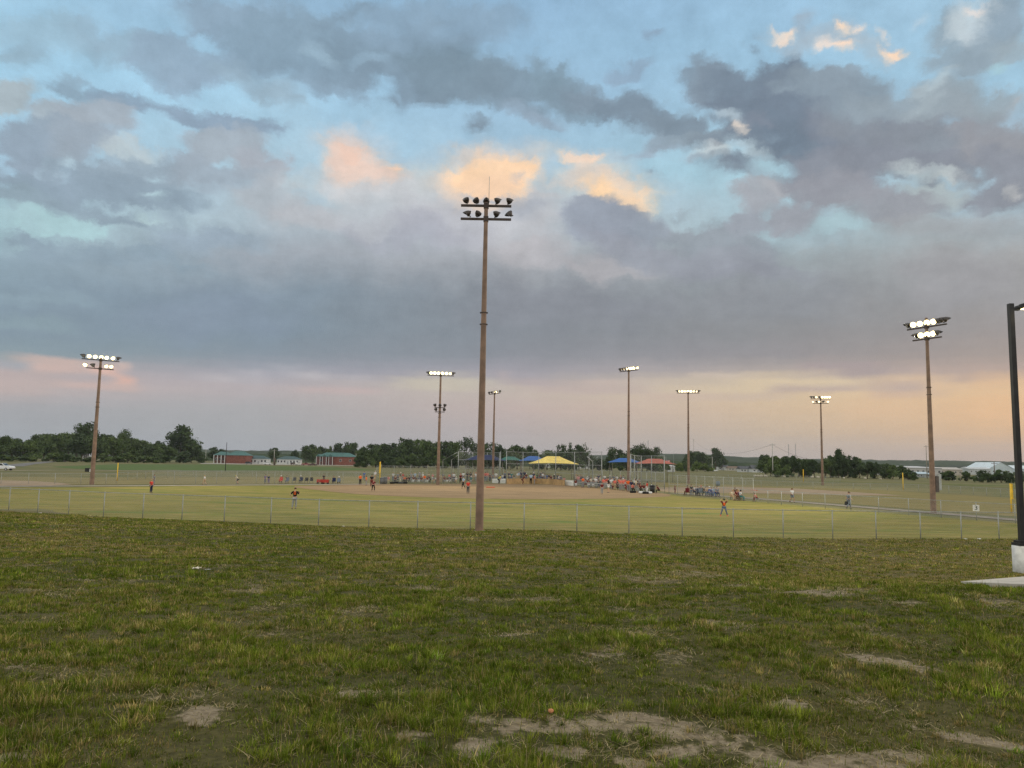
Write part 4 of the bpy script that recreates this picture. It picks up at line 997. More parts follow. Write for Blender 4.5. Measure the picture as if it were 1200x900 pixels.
t, w, ze, zr = building('long brick building with green roof and three porch bays left of the trees', 370.0, 416.0, 545.0, 535.2, 530.4, BRICK, GREENR, depth=12, wins=4, door=False)
for k in range(3):
    x = -w/2 + 2.2 + k * 4.6
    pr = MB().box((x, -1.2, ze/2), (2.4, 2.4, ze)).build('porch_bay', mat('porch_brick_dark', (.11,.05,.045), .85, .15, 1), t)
    for s in (-1, 1): MB().box((x + s*1.35, -2.2, ze/2), (.35,.35,ze)).build('column', TRIM, t)
    g = MB(); g.add([(x-1.9,-2.8,ze),(x+1.9,-2.8,ze),(x,-2.8,ze+1.7),(x-1.9,4,ze),(x+1.9,4,ze),(x,4,ze+1.7)], [(0,1,2),(0,2,5,3),(1,4,5,2)]); g.build('porch_gable', GREENR, t)
building('small white shed beside a white pole in front of the trees', 423.8, 433.0, 545.2, 540.2, 538.4, SIDING, mat('pale_roof', (.5,.5,.5), .6, .06, .5), 'shed', 'shed', depth=4, wins=1, door=True)
building('white house with pale grey roof at the edge of the left wood', 96.5, 107.0, 538.4, 534.2, 531.2, SIDING, mat('grey_roof', (.33,.34,.36), .7, .1, .5), 'house', 'house', depth=9, gable=True, wins=2)
building('grey house half hidden by trees right of the far left light pole', 116.5, 128.0, 538.8, 534.6, 532.0, mat('grey_siding', (.22,.23,.24), .8, .08, .6), GREYR, 'house', 'house', depth=9, wins=2)
building('house with a tan roof under the trees left of the big round tree', 167.0, 180.0, 539.6, 535.6, 531.4, mat('tan_siding', (.30,.24,.18), .8, .08, .6), TANR, 'house', 'house', depth=9, gable=True, wins=2, chim=True)
building('low white house with grey roof at the foot of the wooded hill', 842.0, 853.5, 551.0, 547.0, 545.0, SIDING, GREYR, 'house', 'house', depth=9, gable=True, wins=2)
building('long low house with a brown roof left of the white gabled house', 853.8, 867.5, 551.6, 548.4, 546.4, mat('cream_siding', (.42,.39,.33), .8, .08, .6), mat('brown_roof', (.17,.12,.09), .8, .1, .5), 'house', 'house', depth=9, gable=True, wins=3)
building('white house wing with dark roof joined beside the tall gabled house', 868.0, 881.8, 553.2, 549.6, 546.2, SIDING, GREYR, 'house', 'house', depth=10, gable=True, wins=3)
building('white house with a dark roof and tall gable near the dark shrubs', 882.0, 894.8, 553.6, 549.4, 545.0, SIDING, GREYR, 'house', 'house', depth=10, gable=True, wins=2)
# long pale sheds and works buildings at right
building('long pale flat works building with dark openings behind the right trees', 1048, 1104, 557.6, 548.2, 546.2, mat('works_grey', (.42,.42,.41), .8, .06, .2), mat('works_roof', (.5,.5,.5), .6, .06, .3), depth=30, wins=9, door=False)
building('small pale blue roofed shed left of the right light pole', 1074, 1090, 559.6, 555.4, 553.0, mat('shed_wall', (.25,.28,.28), .8, .06, .4), mat('pale_blue_roof', (.42,.52,.58), .5, .06, .3), depth=10, gable=True, wins=3)
building('tan warehouse row just right of the right light pole', 1096, 1128, 557.0, 550.2, 547.6, mat('tan_metal', (.40,.36,.31), .7, .06, .3), mat('tan_metal_roof', (.44,.41,.37), .6, .06, .3), depth=20, gable=True, wins=5)
building('low grey warehouse left of the big white gabled hall', 1136, 1162, 556.4, 549.6, 547.4, mat('grey_metal', (.42,.45,.46), .7, .06, .3), mat('grey_metal_roof', (.5,.52,.53), .6, .06, .3), depth=20, gable=True, wins=4)
building('big white gabled metal hall behind the black lamp post', 1160, 1187, 556.8, 549.0, 541.6, mat('white_metal', (.50,.58,.62), .5, .04, .2), mat('white_metal_roof', (.62,.70,.74), .45, .04, .2), depth=46, side_gable=True, wins=2)
building('white low shed at the extreme right beyond the lamp post', 1189, 1215, 557.0, 549.5, 545.5, mat('white_metal', (.5,.58,.62)), mat('white_metal_roof', (.6,.66,.7)), depth=20, gable=True, wins=3)
building('pale shed under the trees far behind the left bench fence', 481, 493, 545.6, 542.2, 540.4, mat('pale_shed', (.40,.41,.40), .8, .06, .4), mat('pale_roof', (.5,.5,.5)), 'shed', 'shed', depth=5, wins=1, door=True, gable=True)
building('pale trailer house behind the wooden wall below the yellow canopy', 640, 662, 548.0, 544.2, 543.2, SIDING, mat('pale_roof', (.5,.5,.5)), 'house', 'trailer_house', depth=5, wins=4)
building('white sided trailer house below the pipe frame right of the yellow canopy', 676, 692, 549.2, 545.0, 543.8, SIDING, mat('pale_roof', (.5,.5,.5)), 'house', 'trailer_house', depth=5, wins=3)
building('small white hut under the right end of the orange canopy', 783, 791, 553.0, 546.6, 545.0, SIDING, mat('pale_roof', (.5,.5,.5)), 'hut', 'hut', depth=4, wins=1)

# ------------------------------------------------------------------ parked vehicles
TYRE = mat('tyre_rubber', (.018,.018,.018), .85, .1, 8); RIM = mat('wheel_rim', (.45,.46,.47), .35, .06, 6, metal=.6); CARGL = mat('car_glass', (.025,.03,.035), .08, .04, 3, spec=.9)
LAMPW = mat('headlamp_glass', (.75,.76,.76), .15, .03, 5, spec=.8); LAMPR = mat('tail_lamp_red', (.35,.02,.02), .25, .05, 5)
def vehicle(label, px, base, col, kind='sedan', rz=0.0, name='parked_car', cat='car'):
    p = flatg(px, base); t = thing(name, label, cat, p, rz, 'cars parked beyond the fields')
    m = mat('car_paint_%02d%02d%02d' % tuple(int(c*99) for c in col), col, .3, .03, 2, spec=.6)
    L, Wd = (5.4, 1.95) if kind == 'pickup' else (4.6, 1.8)
    prof = {'sedan': [(-2.3,.45),(-2.3,.85),(-2.2,1.0),(-1.5,1.05),(1.0,.98),(2.15,.85),(2.3,.7),(2.3,.42),(1.8,.32),(-1.8,.32)],
            'suv': [(-2.3,.5),(-2.3,1.05),(-2.2,1.12),(1.0,1.12),(2.1,1.0),(2.3,.8),(2.3,.5),(1.8,.38),(-1.8,.38)],
            'pickup': [(-2.7,.55),(-2.7,1.12),(.2,1.14),(1.4,1.14),(2.5,1.02),(2.7,.85),(2.7,.5),(2.1,.42),(-2.1,.42)]}[kind]
    cab = {'sedan': [(-1.9,1.0),(-1.15,1.42),(.15,1.45),(1.05,.98)], 'suv': [(-2.2,1.1),(-1.95,1.68),(.2,1.72),(1.05,1.1)], 'pickup': [(-.75,1.12),(-.6,1.74),(.55,1.76),(1.35,1.12)]}[kind]
    MB().prism(prof, -Wd/2, Wd/2).build('body', m, t)
    MB().prism(cab, -Wd/2+.12, Wd/2-.12).build('cabin', m, t)
    g = MB()
    xs = [c[0] for c in cab]; z0, z1 = cab[0][1]+.07, cab[1][1]-.09
    for s in (-1, 1):
        y = s*(Wd/2-.115)
        g.add([(cab[0][0]+.35,y,z0),(cab[3][0]-.35,y,z0),(cab[2][0]-.05,y,z1),(cab[1][0]+.12,y,z1)], [(0,1,2,3) if s < 0 else (3,2,1,0)])
    g.build('side_window', CARGL, t)
    a, b_ = Vector((cab[3][0],0,cab[3][1])), Vector((cab[2][0],0,cab[2][1])); nn = Vector((.02,0,.015))
    q0, q1 = a.lerp(b_, .1) + nn, a.lerp(b_, .9) + nn; y = Wd/2 - .2
    MB().add([(q0.x,-y,q0.z),(q0.x,y,q0.z),(q1.x,y,q1.z),(q1.x,-y,q1.z)], [(0,1,2,3)]).build('windscreen', CARGL, t)
    for x in (-L*.31, L*.31):
        for s in (-1, 1):
            wl = MB().tube([(x, s*(Wd/2-.18), .34),(x, s*(Wd/2+.02), .34)], .34, 16).build('wheel', TYRE, t)
            MB().tube([(x, s*(Wd/2+.005), .34),(x, s*(Wd/2+.03), .34)], .21, 12).build('rim', RIM, wl)
    for s in (-1, 1):
        MB().box((prof[5][0]-.02 if kind == 'sedan' else L/2-.02, s*(Wd/2-.3), .78), (.16,.36,.14)).build('headlight', LAMPW, t)
        MB().box((-L/2+.01, s*(Wd/2-.2), .92), (.08,.26,.18)).build('tail_light', LAMPR, t)
    MB().box((L/2+.01,0,.5),(.1,Wd*.9,.16)).build('bumper', mat('bumper_grey', (.25,.25,.25), .5, .05, 3), t)
    return t
vehicle('white pickup truck on the pale track at the left edge', 1.5, 551.2, (.72,.74,.75), 'pickup', 0, 'pickup_truck', 'pickup truck')
vehicle('white car parked in front of the white house at left', 94.5, 539.4, (.70,.72,.73), 'sedan', .3)
vehicle('dark car parked by the wall of the long white building', 291.5, 544.0, (.02,.02,.025), 'suv', .2)
vehicle('white car parked just left of the brown pole', 313.5, 544.4, (.72,.73,.74), 'sedan', 0)
vehicle('black car parked at the right end of the second white building', 344.0, 544.8, (.02,.02,.02), 'suv', 1.2)
vehicle('white car with dark windows in the parked row before the round tree', 350.0, 545.0, (.70,.70,.70), 'suv', 1.0)
vehicle('red pickup truck in the parked row before the round tree', 358.5, 545.4, (.24,.03,.03), 'pickup', 0, 'pickup_truck', 'pickup truck')
vehicle('dark maroon car at the left corner of the long brick building', 367.0, 545.7, (.08,.02,.02), 'sedan', .4)
vehicle('white car beside the low houses at the foot of the hill', 838.0, 552.4, (.70,.72,.72), 'sedan', .1)
vehicle('white van parked among the bushes left of the big white hall', 1149.5, 561.2, (.70,.72,.72), 'suv', 0)
# two little wheels-up details: mailbox, sign, electric boxes
p = flatg(103.0, 552.9); t = thing('electric_box', 'small black box with a white panel in the grass by the far left pole', 'utility box', p)
MB().box((-.1,0,.45),(1.0,.6,.9)).build('box', BLACKM, t); MB().box((.75,0,.35),(.5,.5,.7)).build('white_panel', WHITEP, t)
p = flatg(72.0, 540.4); t = thing('road_sign', 'small red road sign at the edge of the left wood', 'road sign', p)
MB().tube([(0,0,0),(0,0,2.2)], .05, 6).build('pole', GALV, t); MB().tube([(0,-.06,2.4),(0,-.02,2.4)], .55, 8).build('sign_panel', mat('sign_red', (.36,.05,.05), .5, .05, 3), t)
p = flatg(1149.0, 563.5)
for (px, py, h, lb) in [(1118.5,562.8,2.4,'white cabinet standing between two bushes right of the light pole'), (1141.0,562.8,1.6,'smaller white cabinet standing right of the middle bush')]:
    p = flatg(px, py); t = thing('white_cabinet', lb, 'utility box', p); MB().box((0,0,h/2),(.9,.6,h)).build('box', WHITEP, t); MB().box((0,-.31,h*.55),(.7,.03,h*.7)).build('door', TRIM, t)

# ------------------------------------------------------------------ utility poles and cables
def utility_pole(label, px, base, top, m=WOODP, arm=True, r=.14, lampside=0, name='utility_pole'):
    p = flatg(px, base); h = height_for(p, px, top); t = thing(name, label, 'utility pole', p)
    MB().tube([(0,0,-.3),(0,0,h)], [r*1.15, r*.8], 8).build('pole', m, t, True)
    if arm:
        MB().box((0,-.12,h-.6),(2.4,.12,.14)).build('crossarm', m, t)
        for x in (-1.05,-.4,.4,1.05): MB().tube([(x,-.12,h-.53),(x,-.12,h-.33)], .05, 6).build('insulator', mat('insulator_grey', (.35,.36,.38), .3, .05, 3), t)
    if lampside:
        MB().tube([(0,0,h-1.2),(lampside*.9,0,h-.9),(lampside*1.6,0,h-.95)], .05, 6).build('lamp_arm', GALV, t, True)
        MB().box((lampside*1.9,0,h-.98),(.7,.26,.16)).build('lamp_head', GALV, t)
    return p, h
WHP = mat('pale_pole', (.42,.41,.38), .8, .08, 2)
for a in [('pale wooden utility pole at the far left edge', .8, 538.6, 515.2, WHP, False, .16, 0), ('thin wooden pole with a lamp just right of the far left edge', 4.6, 538.0, 517.4, WOODP, False, .13, 1),
          ('wooden utility pole above the left yellow foul pole', 138.0, 540.2, 520.4, WHP, True, .17, 0), ('white pole left of the pair near the brick porch', 233.8, 541.4, 524.0, WHP, False, .22, 0),
          ('white pole with a small lamp right of its twin near the brick porch', 240.6, 542.4, 526.4, WHP, False, .22, 1), ('tall thin black pole in front of the brick building', 264.0, 552.0, 518.4, BLACKM, False, .10, 0),
          ('pale utility pole between the two long white buildings', 320.8, 544.6, 526.6, WHP, True, .18, -1), ('dark wooden post left of the first parked cars', 321.6, 545.2, 536.8, mat('dark_post', (.12,.09,.07), .9, .1, 2), False, .55, 0),
          ('white pole at the right corner of the long brick building', 416.8, 545.2, 529.8, WHP, False, .26, 0), ('white pole with a lamp behind the small white shed', 428.2, 545.4, 530.2, WHP, False, .2, -1),
          ('pale utility pole under the trees right of the yellow foul pole', 469.2, 546.8, 531.8, WHP, False, .2, 0), ('wooden utility pole between the pale pole and the left bench pole', 480.4, 547.0, 529.0, WOODP, True, .18, 0),
          ('thin wooden pole low under the trees by the yellow foul pole', 451.0, 546.0, 536.0, WOODP, False, .15, 0), ('tall grey pole between orange canopy and bright green bush', 813.0, 551.0, 514.6, WOODP, True, .17, 0),
          ('pale pole with a lamp right of the bright green bush', 834.8, 552.2, 535.2, WHP, False, .22, -1), ('tall pale wooden pole right of the low white houses', 905.8, 559.0, 519.6, WHP, True, .20, 0),
          ('wooden utility pole among the dark shrubs right of the yellow pole', 945.6, 558.8, 536.6, WOODP, True, .14, 0), ('thin pale post just left of the far light pole with two arms', 935.6, 558.5, 550.0, WHP, False, .2, 0),
          ('wooden pole just right of the far light pole with two arms', 966.6, 559.6, 541.0, WOODP, False, .16, 0), ('pale utility pole with crossarm in front of the dark shrubs', 987.4, 559.6, 543.6, WHP, True, .16, 0),
          ('pale pole left of the long flat works building', 1063.8, 561.8, 546.8, WHP, False, .22, 0), ('tall lattice thin mast left of the right light pole', 1086.6, 561.4, 521.8, WOODP, True, .18, 0),
          ('wooden pole between two bushes left of the big white hall', 1125.4, 564.0, 551.4, WOODP, False, .14, 0), ('dark wooden pole in front of the big white hall', 1166.0, 565.4, 541.2, mat('dark_post', (.12,.09,.07)), True, .16, 0),
          ('thin grey pole right of the blue canopy against the hill', 789.4, 550.4, 531.0, GALV, False, .12, 0)]:
    utility_pole(*a)
def mast(label, px, base, top):
    p = above(px, base, 1500.0); p.z = 0; h = height_for(p, px, top); t = thing('radio_mast', label, 'mast', p)
    for s in ((-.6,-.35),(.6,-.35),(0,.7)): MB().tube([(s[0],s[1],0),(s[0]*.6,s[1]*.6,h)], .22, 6).build('leg', GALV, t)
    br = MB()
    for k in range(14):
        z = h*k/14; z2 = h*(k+1)/14; br.tube([(-.6,-.35,z),(.5,-.35,z2),(0,.6,z2)], .10, 4)
    br.build('bracing', GALV, t)
mast('thin radio mast on the horizon, left of a nearby pair', 924.6, 552, 520.4); mast('thin radio mast on the horizon, right of a nearby pair', 932.8, 552, 520.2); mast('thin radio mast behind the trees right of the blue canopy', 759.4, 548, 516.2)
def cable(label, pts, r=.035):
    P = [Vector(p) for p in pts]; mb = MB()
    for a, b in zip(P, P[1:]):
        q = [a.lerp(b, i/10) - Vector((0,0,1)) * ((b-a).length * .018 * 4 * (i/10)*(1-i/10)) for i in range(11)]; mb.tube(q, r, 4)
    o = mb.build('power_cable', BLACKM); tag(o, label, 'cable')
def pt(px, base, row): p = flatg(px, base); return Vector((p.x, p.y - .12, height_for(p, px, row)))
cable('power cable sagging along the left wood between utility poles', [pt(-60,538,516), pt(.8,538.6,516), pt(138,540.2,521.2), pt(233.8,541.4,524.6)], .05)
cable('power cable between the white poles and the brick buildings', [pt(240.6,542.4,527), pt(320.8,544.6,527.4), pt(416.8,545.2,530.4), pt(480.4,547,529.8)], .04)
cable('power cable from the tall pale pole towards the right shrubs', [pt(813,551,516), pt(905.8,559,521), pt(945.6,558.8,537.4), pt(987.4,559.6,544.4), pt(1063.8,561.8,547.6)], .04)

# ------------------------------------------------------------------ trees
ORD = lambda n: str(n) + {1:'st',2:'nd',3:'rd'}.get(n if n < 20 else n % 10, 'th')
LEAF = []
for i, (c, c2) in enumerate([((.046,.080,.026), (.098,.142,.048)), ((.062,.104,.030), (.125,.175,.054)), ((.034,.060,.024), (.075,.112,.040)), ((.085,.138,.024), (.155,.210,.044))]):
    m = mat('foliage_%s' % 'deep mid dark bright'.split()[i], c, .8, .1, 1.2, spec=.15, col2=c2); LEAF.append(m)
BARK = mat('bark', (.09,.07,.05), .95, .2, 3)
def crown_mesh(seed, n=900, lobes=9, spread=(.30,.30,.30), leaf=.045, hole=0.0, base=.22, taper=1.0):
    """unit tree: 1 high, the crown between base and 1; small leaf clumps set in uneven lobes"""
    g = np.random.default_rng(seed); vs, fs = [], []
    L = []
    for i in range(lobes):
        z = base + .14 + (1 - base - .26) * (i + .5) / lobes + g.normal() * .05
        k = math.sin(math.pi * min(1, max(.05, (z - base) / (1.04 - base))) ** (.85 * taper)); a = g.random() * 6.28; r = spread[0] * k * (.35 + .75 * g.random())
        L.append((math.cos(a) * r, math.sin(a) * r, z, (.105 + .10 * g.random()) * (.6 + .6 * k)))
    L.append((0, 0, base + (1 - base) * .55, .20)); L.append((g.normal()*.04, g.normal()*.04, .86, .11))
    wts = np.array([l[3]**2 for l in L]); wts /= wts.sum()
    for q in range(n):
        lx, ly, lz, lr = L[g.choice(len(L), p=wts)]
        d = g.normal(size=3); d /= np.linalg.norm(d); rr = lr * (g.random() ** .4) * (1 + .25 * g.normal() * .5)
        c = np.array([lx, ly, lz]) + d * rr * np.array([1, 1, .85])
        if c[2] < base * .8: continue
        nrm_ = d + g.normal(size=3) * .7; nrm_ /= np.linalg.norm(nrm_); a = np.cross(nrm_, g.normal(size=3)); a /= np.linalg.norm(a); b = np.cross(nrm_, a)
        s = leaf * (.55 + .9 * g.random()); k = len(vs)
        pts = [c + a*s*1.0, c + (a*.35 + b*.75)*s, c + (-a*.55 + b*.55)*s, c - a*s*.95, c + (-a*.3 - b*.7)*s, c + (a*.5 - b*.6)*s]
        vs += [tuple(p) for p in pts]; fs.append(tuple(range(k, k+6)))
    me = bpy.data.meshes.new('crown'); me.from_pydata(vs, [], fs); me.update(); return me, L
def trunk_mesh(L, base, r=.018, seed=0):
    g = np.random.default_rng(seed); mb = MB(); mb.tube([(0,0,-.02),(.004,.002,base*.6),(0,.004,base+.12),(.0,0,.72)], [r*1.3, r, r*.8, r*.25], 7)
    for (x, y, z, rr) in L:
        b = max(base*.7, z - .28); mb.tube([(0,0,b),(x*.45,y*.45,b+(z-b)*.55),(x,y,z)], [r*.55, r*.4, r*.15], 5)
    return mb.mesh('trunk', True)
PROTO = {}
def proto(kind, seeds, **kw):
    PROTO[kind] = []
    for s in seeds:
        m, L = crown_mesh(s, **kw); tr = trunk_mesh(L, kw.get('base', .22), seed=s); tr.materials.append(BARK); PROTO[kind].append((m, tr))
proto('round', range(1, 7), n=2600, lobes=12, spread=(.32,), leaf=.026, base=.14)
proto('tall', range(11, 15), n=2000, lobes=10, spread=(.20,), leaf=.026, base=.16)
proto('sparse', range(21, 25), n=750, lobes=8, spread=(.27,), leaf=.024, base=.36)
proto('bush', range(31, 36), n=2600, lobes=14, spread=(.46,), leaf=.036, base=.02, taper=.7)
proto('bare', range(41, 43), n=90, lobes=10, spread=(.30,), leaf=.03, base=.3)
_k = [0]
def tree(px, base, top, width, kind='round', leaf=0, label='', group='trees beyond the fields', Y=None, name='tree', cat='tree'):
    p = flatg(px, base) if Y is None else Vector((above(px, base, Y).x, Y, 0)); h = height_for(p, px, top); w = width * p.y / FPX
    _k[0] += 1; i = _k[0]; cm, tm = PROTO[kind][i % len(PROTO[kind])]
    uw = {'round': .66, 'tall': .46, 'sparse': .62, 'bush': .95, 'bare': .70}[kind]
    t = thing(name, label, cat, p, rnd.random() * 6.28, group); sx = w / uw
    t.scale = (sx, sx, h * 1.06)
    c = obj('crown', cm, None, t)
    if not cm.materials: cm.materials.append(LEAF[0])
    c.material_slots[0].link = 'OBJECT'; c.material_slots[0].material = LEAF[leaf]
    obj('trunk', tm, None, t)
    return t
def row_of_trees(spec, where, group, name='tree', cat='tree'):
    """spec: (px, base, top, width, kind, leaf) from left to right; labels count from the left"""
    words_ = {'round': 'rounded', 'tall': 'tall narrow', 'sparse': 'open airy', 'bush': 'low bushy', 'bare': 'nearly bare'}; tone = ['deep green', 'mid green', 'very dark green', 'bright yellowish green']
    spec = sorted(spec)
    for i, (px, ba, to, wi, ki, le) in enumerate(spec):
        left = ORD(i+1) + ' from left'
        tree(px, ba, to, wi, ki, le, f'{tone[le]} {words_[ki]} {cat}, {left} {where}'.replace('bushy bush', 'bush'), group, name=name, cat=cat)
wood = []
tops = [(-60,508),(0,510.5),(15,508.5),(30,512),(45,506.5),(60,505),(75,504),(88,503.5),(106,500),(118,512),(130,505.5),(143,504.5),(156,509),(168,518),(180,517.5),(192,516)]
for k, x in enumerate(np.arange(-64, 200, 7.6)):
    tp = np.interp(x, [q[0] for q in tops], [q[1] for q in tops])
    wood.append((x + rnd.uniform(-1.5,1.5), 539.4 + x*.012 + rnd.uniform(-.9,.5), tp + rnd.uniform(1.0,7.0), rnd.uniform(16,24), rnd.choice(['round','round','tall']), rnd.choice([0,0,1,2])))
for x in np.arange(-60, 200, 15): wood.append((x + rnd.uniform(-4,4), 540.6 + x*.012, 533.5 + rnd.uniform(-4,3), rnd.uniform(16,24), 'bush', rnd.choice([0,1,1])))
wood += [(100.5, 540.8, 493.8, 24, 'sparse', 2), (98.5, 540.6, 499, 22, 'round', 2), (143, 540.8, 502.5, 16, 'sparse', 0), (165, 541, 516.5, 14, 'tall', 1), (185.6, 541, 516.5, 13, 'round', 2)]
row_of_trees(wood, 'in the left wood', 'trees of the left wood')
tree(210.5, 542.2, 499.6, 33, 'round', 2, 'big dark round tree standing out above the left treeline', 'trees beyond the fields')
row_of_trees([(199,542,516,14,'round',0),(224,542.2,520,16,'round',2),(232,542.4,523,12,'round',0),(250,541.6,524.2,12,'round',2),(215,542.6,529,22,'bush',2),(236,542.6,532,16,'bush',0),(258,541.8,526,12,'round',2)], 'around the big round tree', 'trees beyond the fields')
mid = [(320.6,543.2,524.4,12,'round',2),(346,543.6,527,9,'round',0),(358.5,543.9,522.6,10,'tall',0),(366.5,544.0,521,17,'round',0),(376,544.0,523.5,13,'round',2),(386,544.0,524,14,'bush',1),(397,544.2,519.8,12,'tall',2),(406,544.2,517.6,18,'round',2),(414,544.4,519.4,14,'round',0),
       (425,547,524,16,'round',0),(437,547,520,20,'round',2),(448,547.4,520.6,18,'round',0),(459,547.6,519,18,'round',2),(470,548,512.6,24,'round',2),(480,548,515.6,18,'round',0),(491,548,514.4,20,'round',1),(500,548.4,517.5,18,'round',1),(512,548.6,518,20,'round',0),(523,548.8,516.6,18,'round',2),(533,549,519,18,'round',1),(546,549,511.6,17,'sparse',2),(556,549,518.4,14,'sparse',2),(566,549,521,18,'round',0),(575,549,518.5,18,'sparse',2),(585,549.4,521,16,'round',2)]
for x in np.arange(420, 585, 9): mid.append((x + rnd.uniform(-2,2), 548 + (x-420)*.009, 534 + rnd.uniform(-3,3), rnd.uniform(13,18), 'bush', rnd.choice([0,2,1])))
row_of_trees(mid, 'in middle treeline behind the left bench', 'trees of the middle treeline')
row_of_trees([(595,550,528,14,'round',2),(606,550,522.4,24,'round',0),(598,550.6,530,18,'bush',2),(621,550,522.4,9,'tall',2),(626,550.4,526,12,'sparse',2),(641,550.4,527,24,'sparse',1),(632,550.6,533,18,'bush',2),(651,551,532,18,'bush',0),(658.5,551,520.4,13,'sparse',2),(657,551.2,529,18,'round',2),(667,551,520.6,8,'sparse',2),(666,551.4,530,16,'bush',2),(678.5,551,521.4,17,'round',2),(676,551.4,533,16,'bush',0),(686.5,551,518.6,15,'bare',2),(689,551.6,529,16,'round',2)],
              'behind the yellow canopy', 'trees behind the canopies')
row_of_trees([(703,551.5,538,20,'bush',2),(716.5,552,523.4,16,'sparse',2),(715,552,531,18,'bush',2),(727.5,552,527,14,'round',2),(730,552.4,534,18,'bush',0),(741,552.6,525.5,15,'round',2),(745.5,552.6,521.2,17,'sparse',2),(752.5,552.6,521.4,13,'sparse',2),(758,552.8,526,16,'round',2),(768,553,523.2,13,'sparse',2),(766,553,534,20,'bush',2),(775,553.2,535,16,'bush',0)], 'behind blue and orange canopies', 'trees behind the canopies')
row_of_trees([(797,552.6,542.5,16,'bush',3),(793,552,543.5,10,'bush',3),(817,552.4,540.6,15,'bush',3),(826,552.8,543.0,16,'bush',3),(804,553,540,10,'bush',0)], 'around the slim light pole', 'bright bushes by the slim light pole', 'bush', 'bush')
row_of_trees([(808,552,528,14,'round',2),(824,551.5,530,16,'round',2),(838.5,551,525.6,16,'round',2),(846,551,534,12,'round',0),(851,550.6,539,12,'bush',2),(818,550,528.6,16,'round',0)], 'behind the bright bushes', 'trees beyond the fields')
sh = []
for x in np.arange(896, 1062, 6.6):
    tp = np.interp(x, [896,900,915,930,945,962,975,985,1000,1030,1062],[536,533,534,534.5,538,537.5,534,534.6,536,540.6,546])
    sh.append((x + rnd.uniform(-2,2), 558.2 + (x-896)*.021 + rnd.uniform(-.4,.4), tp + rnd.uniform(-.6,4), rnd.uniform(13,19), rnd.choice(['round','bush','round']), rnd.choice([0,2,2,1])))
sh += [(897.5,557,532.4,15,'round',2),(982.5,560,526.8,11,'tall',2),(973,560,534,15,'round',2),(994.5,560,534,9,'tall',2),(930.5,559,534.6,11,'round',2),(922,559.6,545,14,'bush',1),(911,559.4,544,14,'bush',1)]
row_of_trees(sh, 'in the right thicket', 'trees of the right thicket')
row_of_trees([(1064,562.6,550,14,'bush',2),(1072,563,553,10,'bush',0),(1112,563.4,551.8,18,'bush',0),(1105,563,554,12,'bush',2),(1133,564,552.6,15,'bush',0),(1152,565.4,551,18,'bush',2),(1162,565.4,556,10,'bush',0),(1173,566,550.8,20,'bush',0),(1184.5,566.5,554,10,'bush',2),(1196,566,555,14,'bush',0),(1215,567,553,16,'bush',2)], 'before the right works buildings', 'bushes before the works buildings', 'bush', 'bush')

# wooded hills on the horizon
def hills(name, Y, prof, seed, m, thick=500.0, bump=3.0):
    xs = np.linspace(-90, 1290, 900); top = np.interp(xs, [q[0] for q in prof], [q[1] for q in prof]); vs, fs = [], []
    for i, (px, row) in enumerate(zip(xs, top)):
        p = above(px, row, Y); z = p.z + (float(fbm(np.array(px*.11+seed), np.array(seed*1.7), 4)) - .5) * bump * 2
        vs += [(p.x, Y - 8, -2), (p.x, Y - 4, z*.55), (p.x, Y + 10, z*.9), (p.x, Y + 40, z), (p.x * (1 + thick / Y), Y + thick, -5)]
        if i: k = i*5; fs += [(k-5+j, k+j, k+j+1, k-4+j) for j in range(4)]
    me = bpy.data.meshes.new(name); me.from_pydata(vs, [], fs); me.update(); return structure(obj(name, me, m))
HM = field_material('wooded_hill', [(.026,.042,.020), (.038,.058,.026), (.055,.075,.032)], sc=.02)
hills('hills', 2600.0, [(-90,521.5),(100,522),(240,526.6),(300,528),(350,528.2),(420,529.5),(600,533),(700,533.5),(760,530.5),(800,531.5),(850,533.4),(900,536.5),(1000,538.6),(1100,539.4),(1180,540.6),(1290,543.5)], 3, HM, bump=2.6)
hills('hills', 900.0, [(-90,526),(200,530),(260,530.5),(340,532.2),(420,534),(600,538),(760,538),(830,540.5),(880,541.8),(1000,546.5),(1080,549.6),(1290,555)], 9, HM, 200, bump=1.0)

# ------------------------------------------------------------------ people
def skin_mesh(nodes, edges, sub=1, root=0):
    """nodes: {key: (pos, rx, ry)}; grows one surface round the joints"""
    keys = list(nodes); ix = {k: i for i, k in enumerate(keys)}
    me = bpy.data.meshes.new('tmp'); me.from_pydata([nodes[k][0] for k in keys], [(ix[a], ix[b]) for a, b in edges], []); me.update()
    o = bpy.data.objects.new('tmp', me); COL.objects.link(o)
    m = o.modifiers.new('skin', 'SKIN'); m.use_smooth_shade = True
    sv = me.skin_vertices[0].data
    for k in keys:
        _, rx, ry = nodes[k]; sv[ix[k]].radius = (rx, ry); sv[ix[k]].use_root = (ix[k] == root)
    s = o.modifiers.new('sub', 'SUBSURF'); s.levels = sub; s.render_levels = sub
    bpy.context.view_layer.update()
    out = bpy.data.meshes.new_from_object(o.evaluated_get(bpy.context.evaluated_depsgraph_get()))
    bpy.data.objects.remove(o); bpy.data.meshes.remove(me); return out
def join_into(me, mb):
    vs = [tuple(v.co) for v in me.vertices] + list(mb.v); n = len(me.vertices)
    fs = [tuple(p.vertices) for p in me.polygons] + [tuple(i + n for i in f) for f in mb.f]
    out = bpy.data.meshes.new('body'); out.from_pydata(vs, [], fs); out.update(); out.polygons.foreach_set('use_smooth', [True]*len(out.polygons)); return out
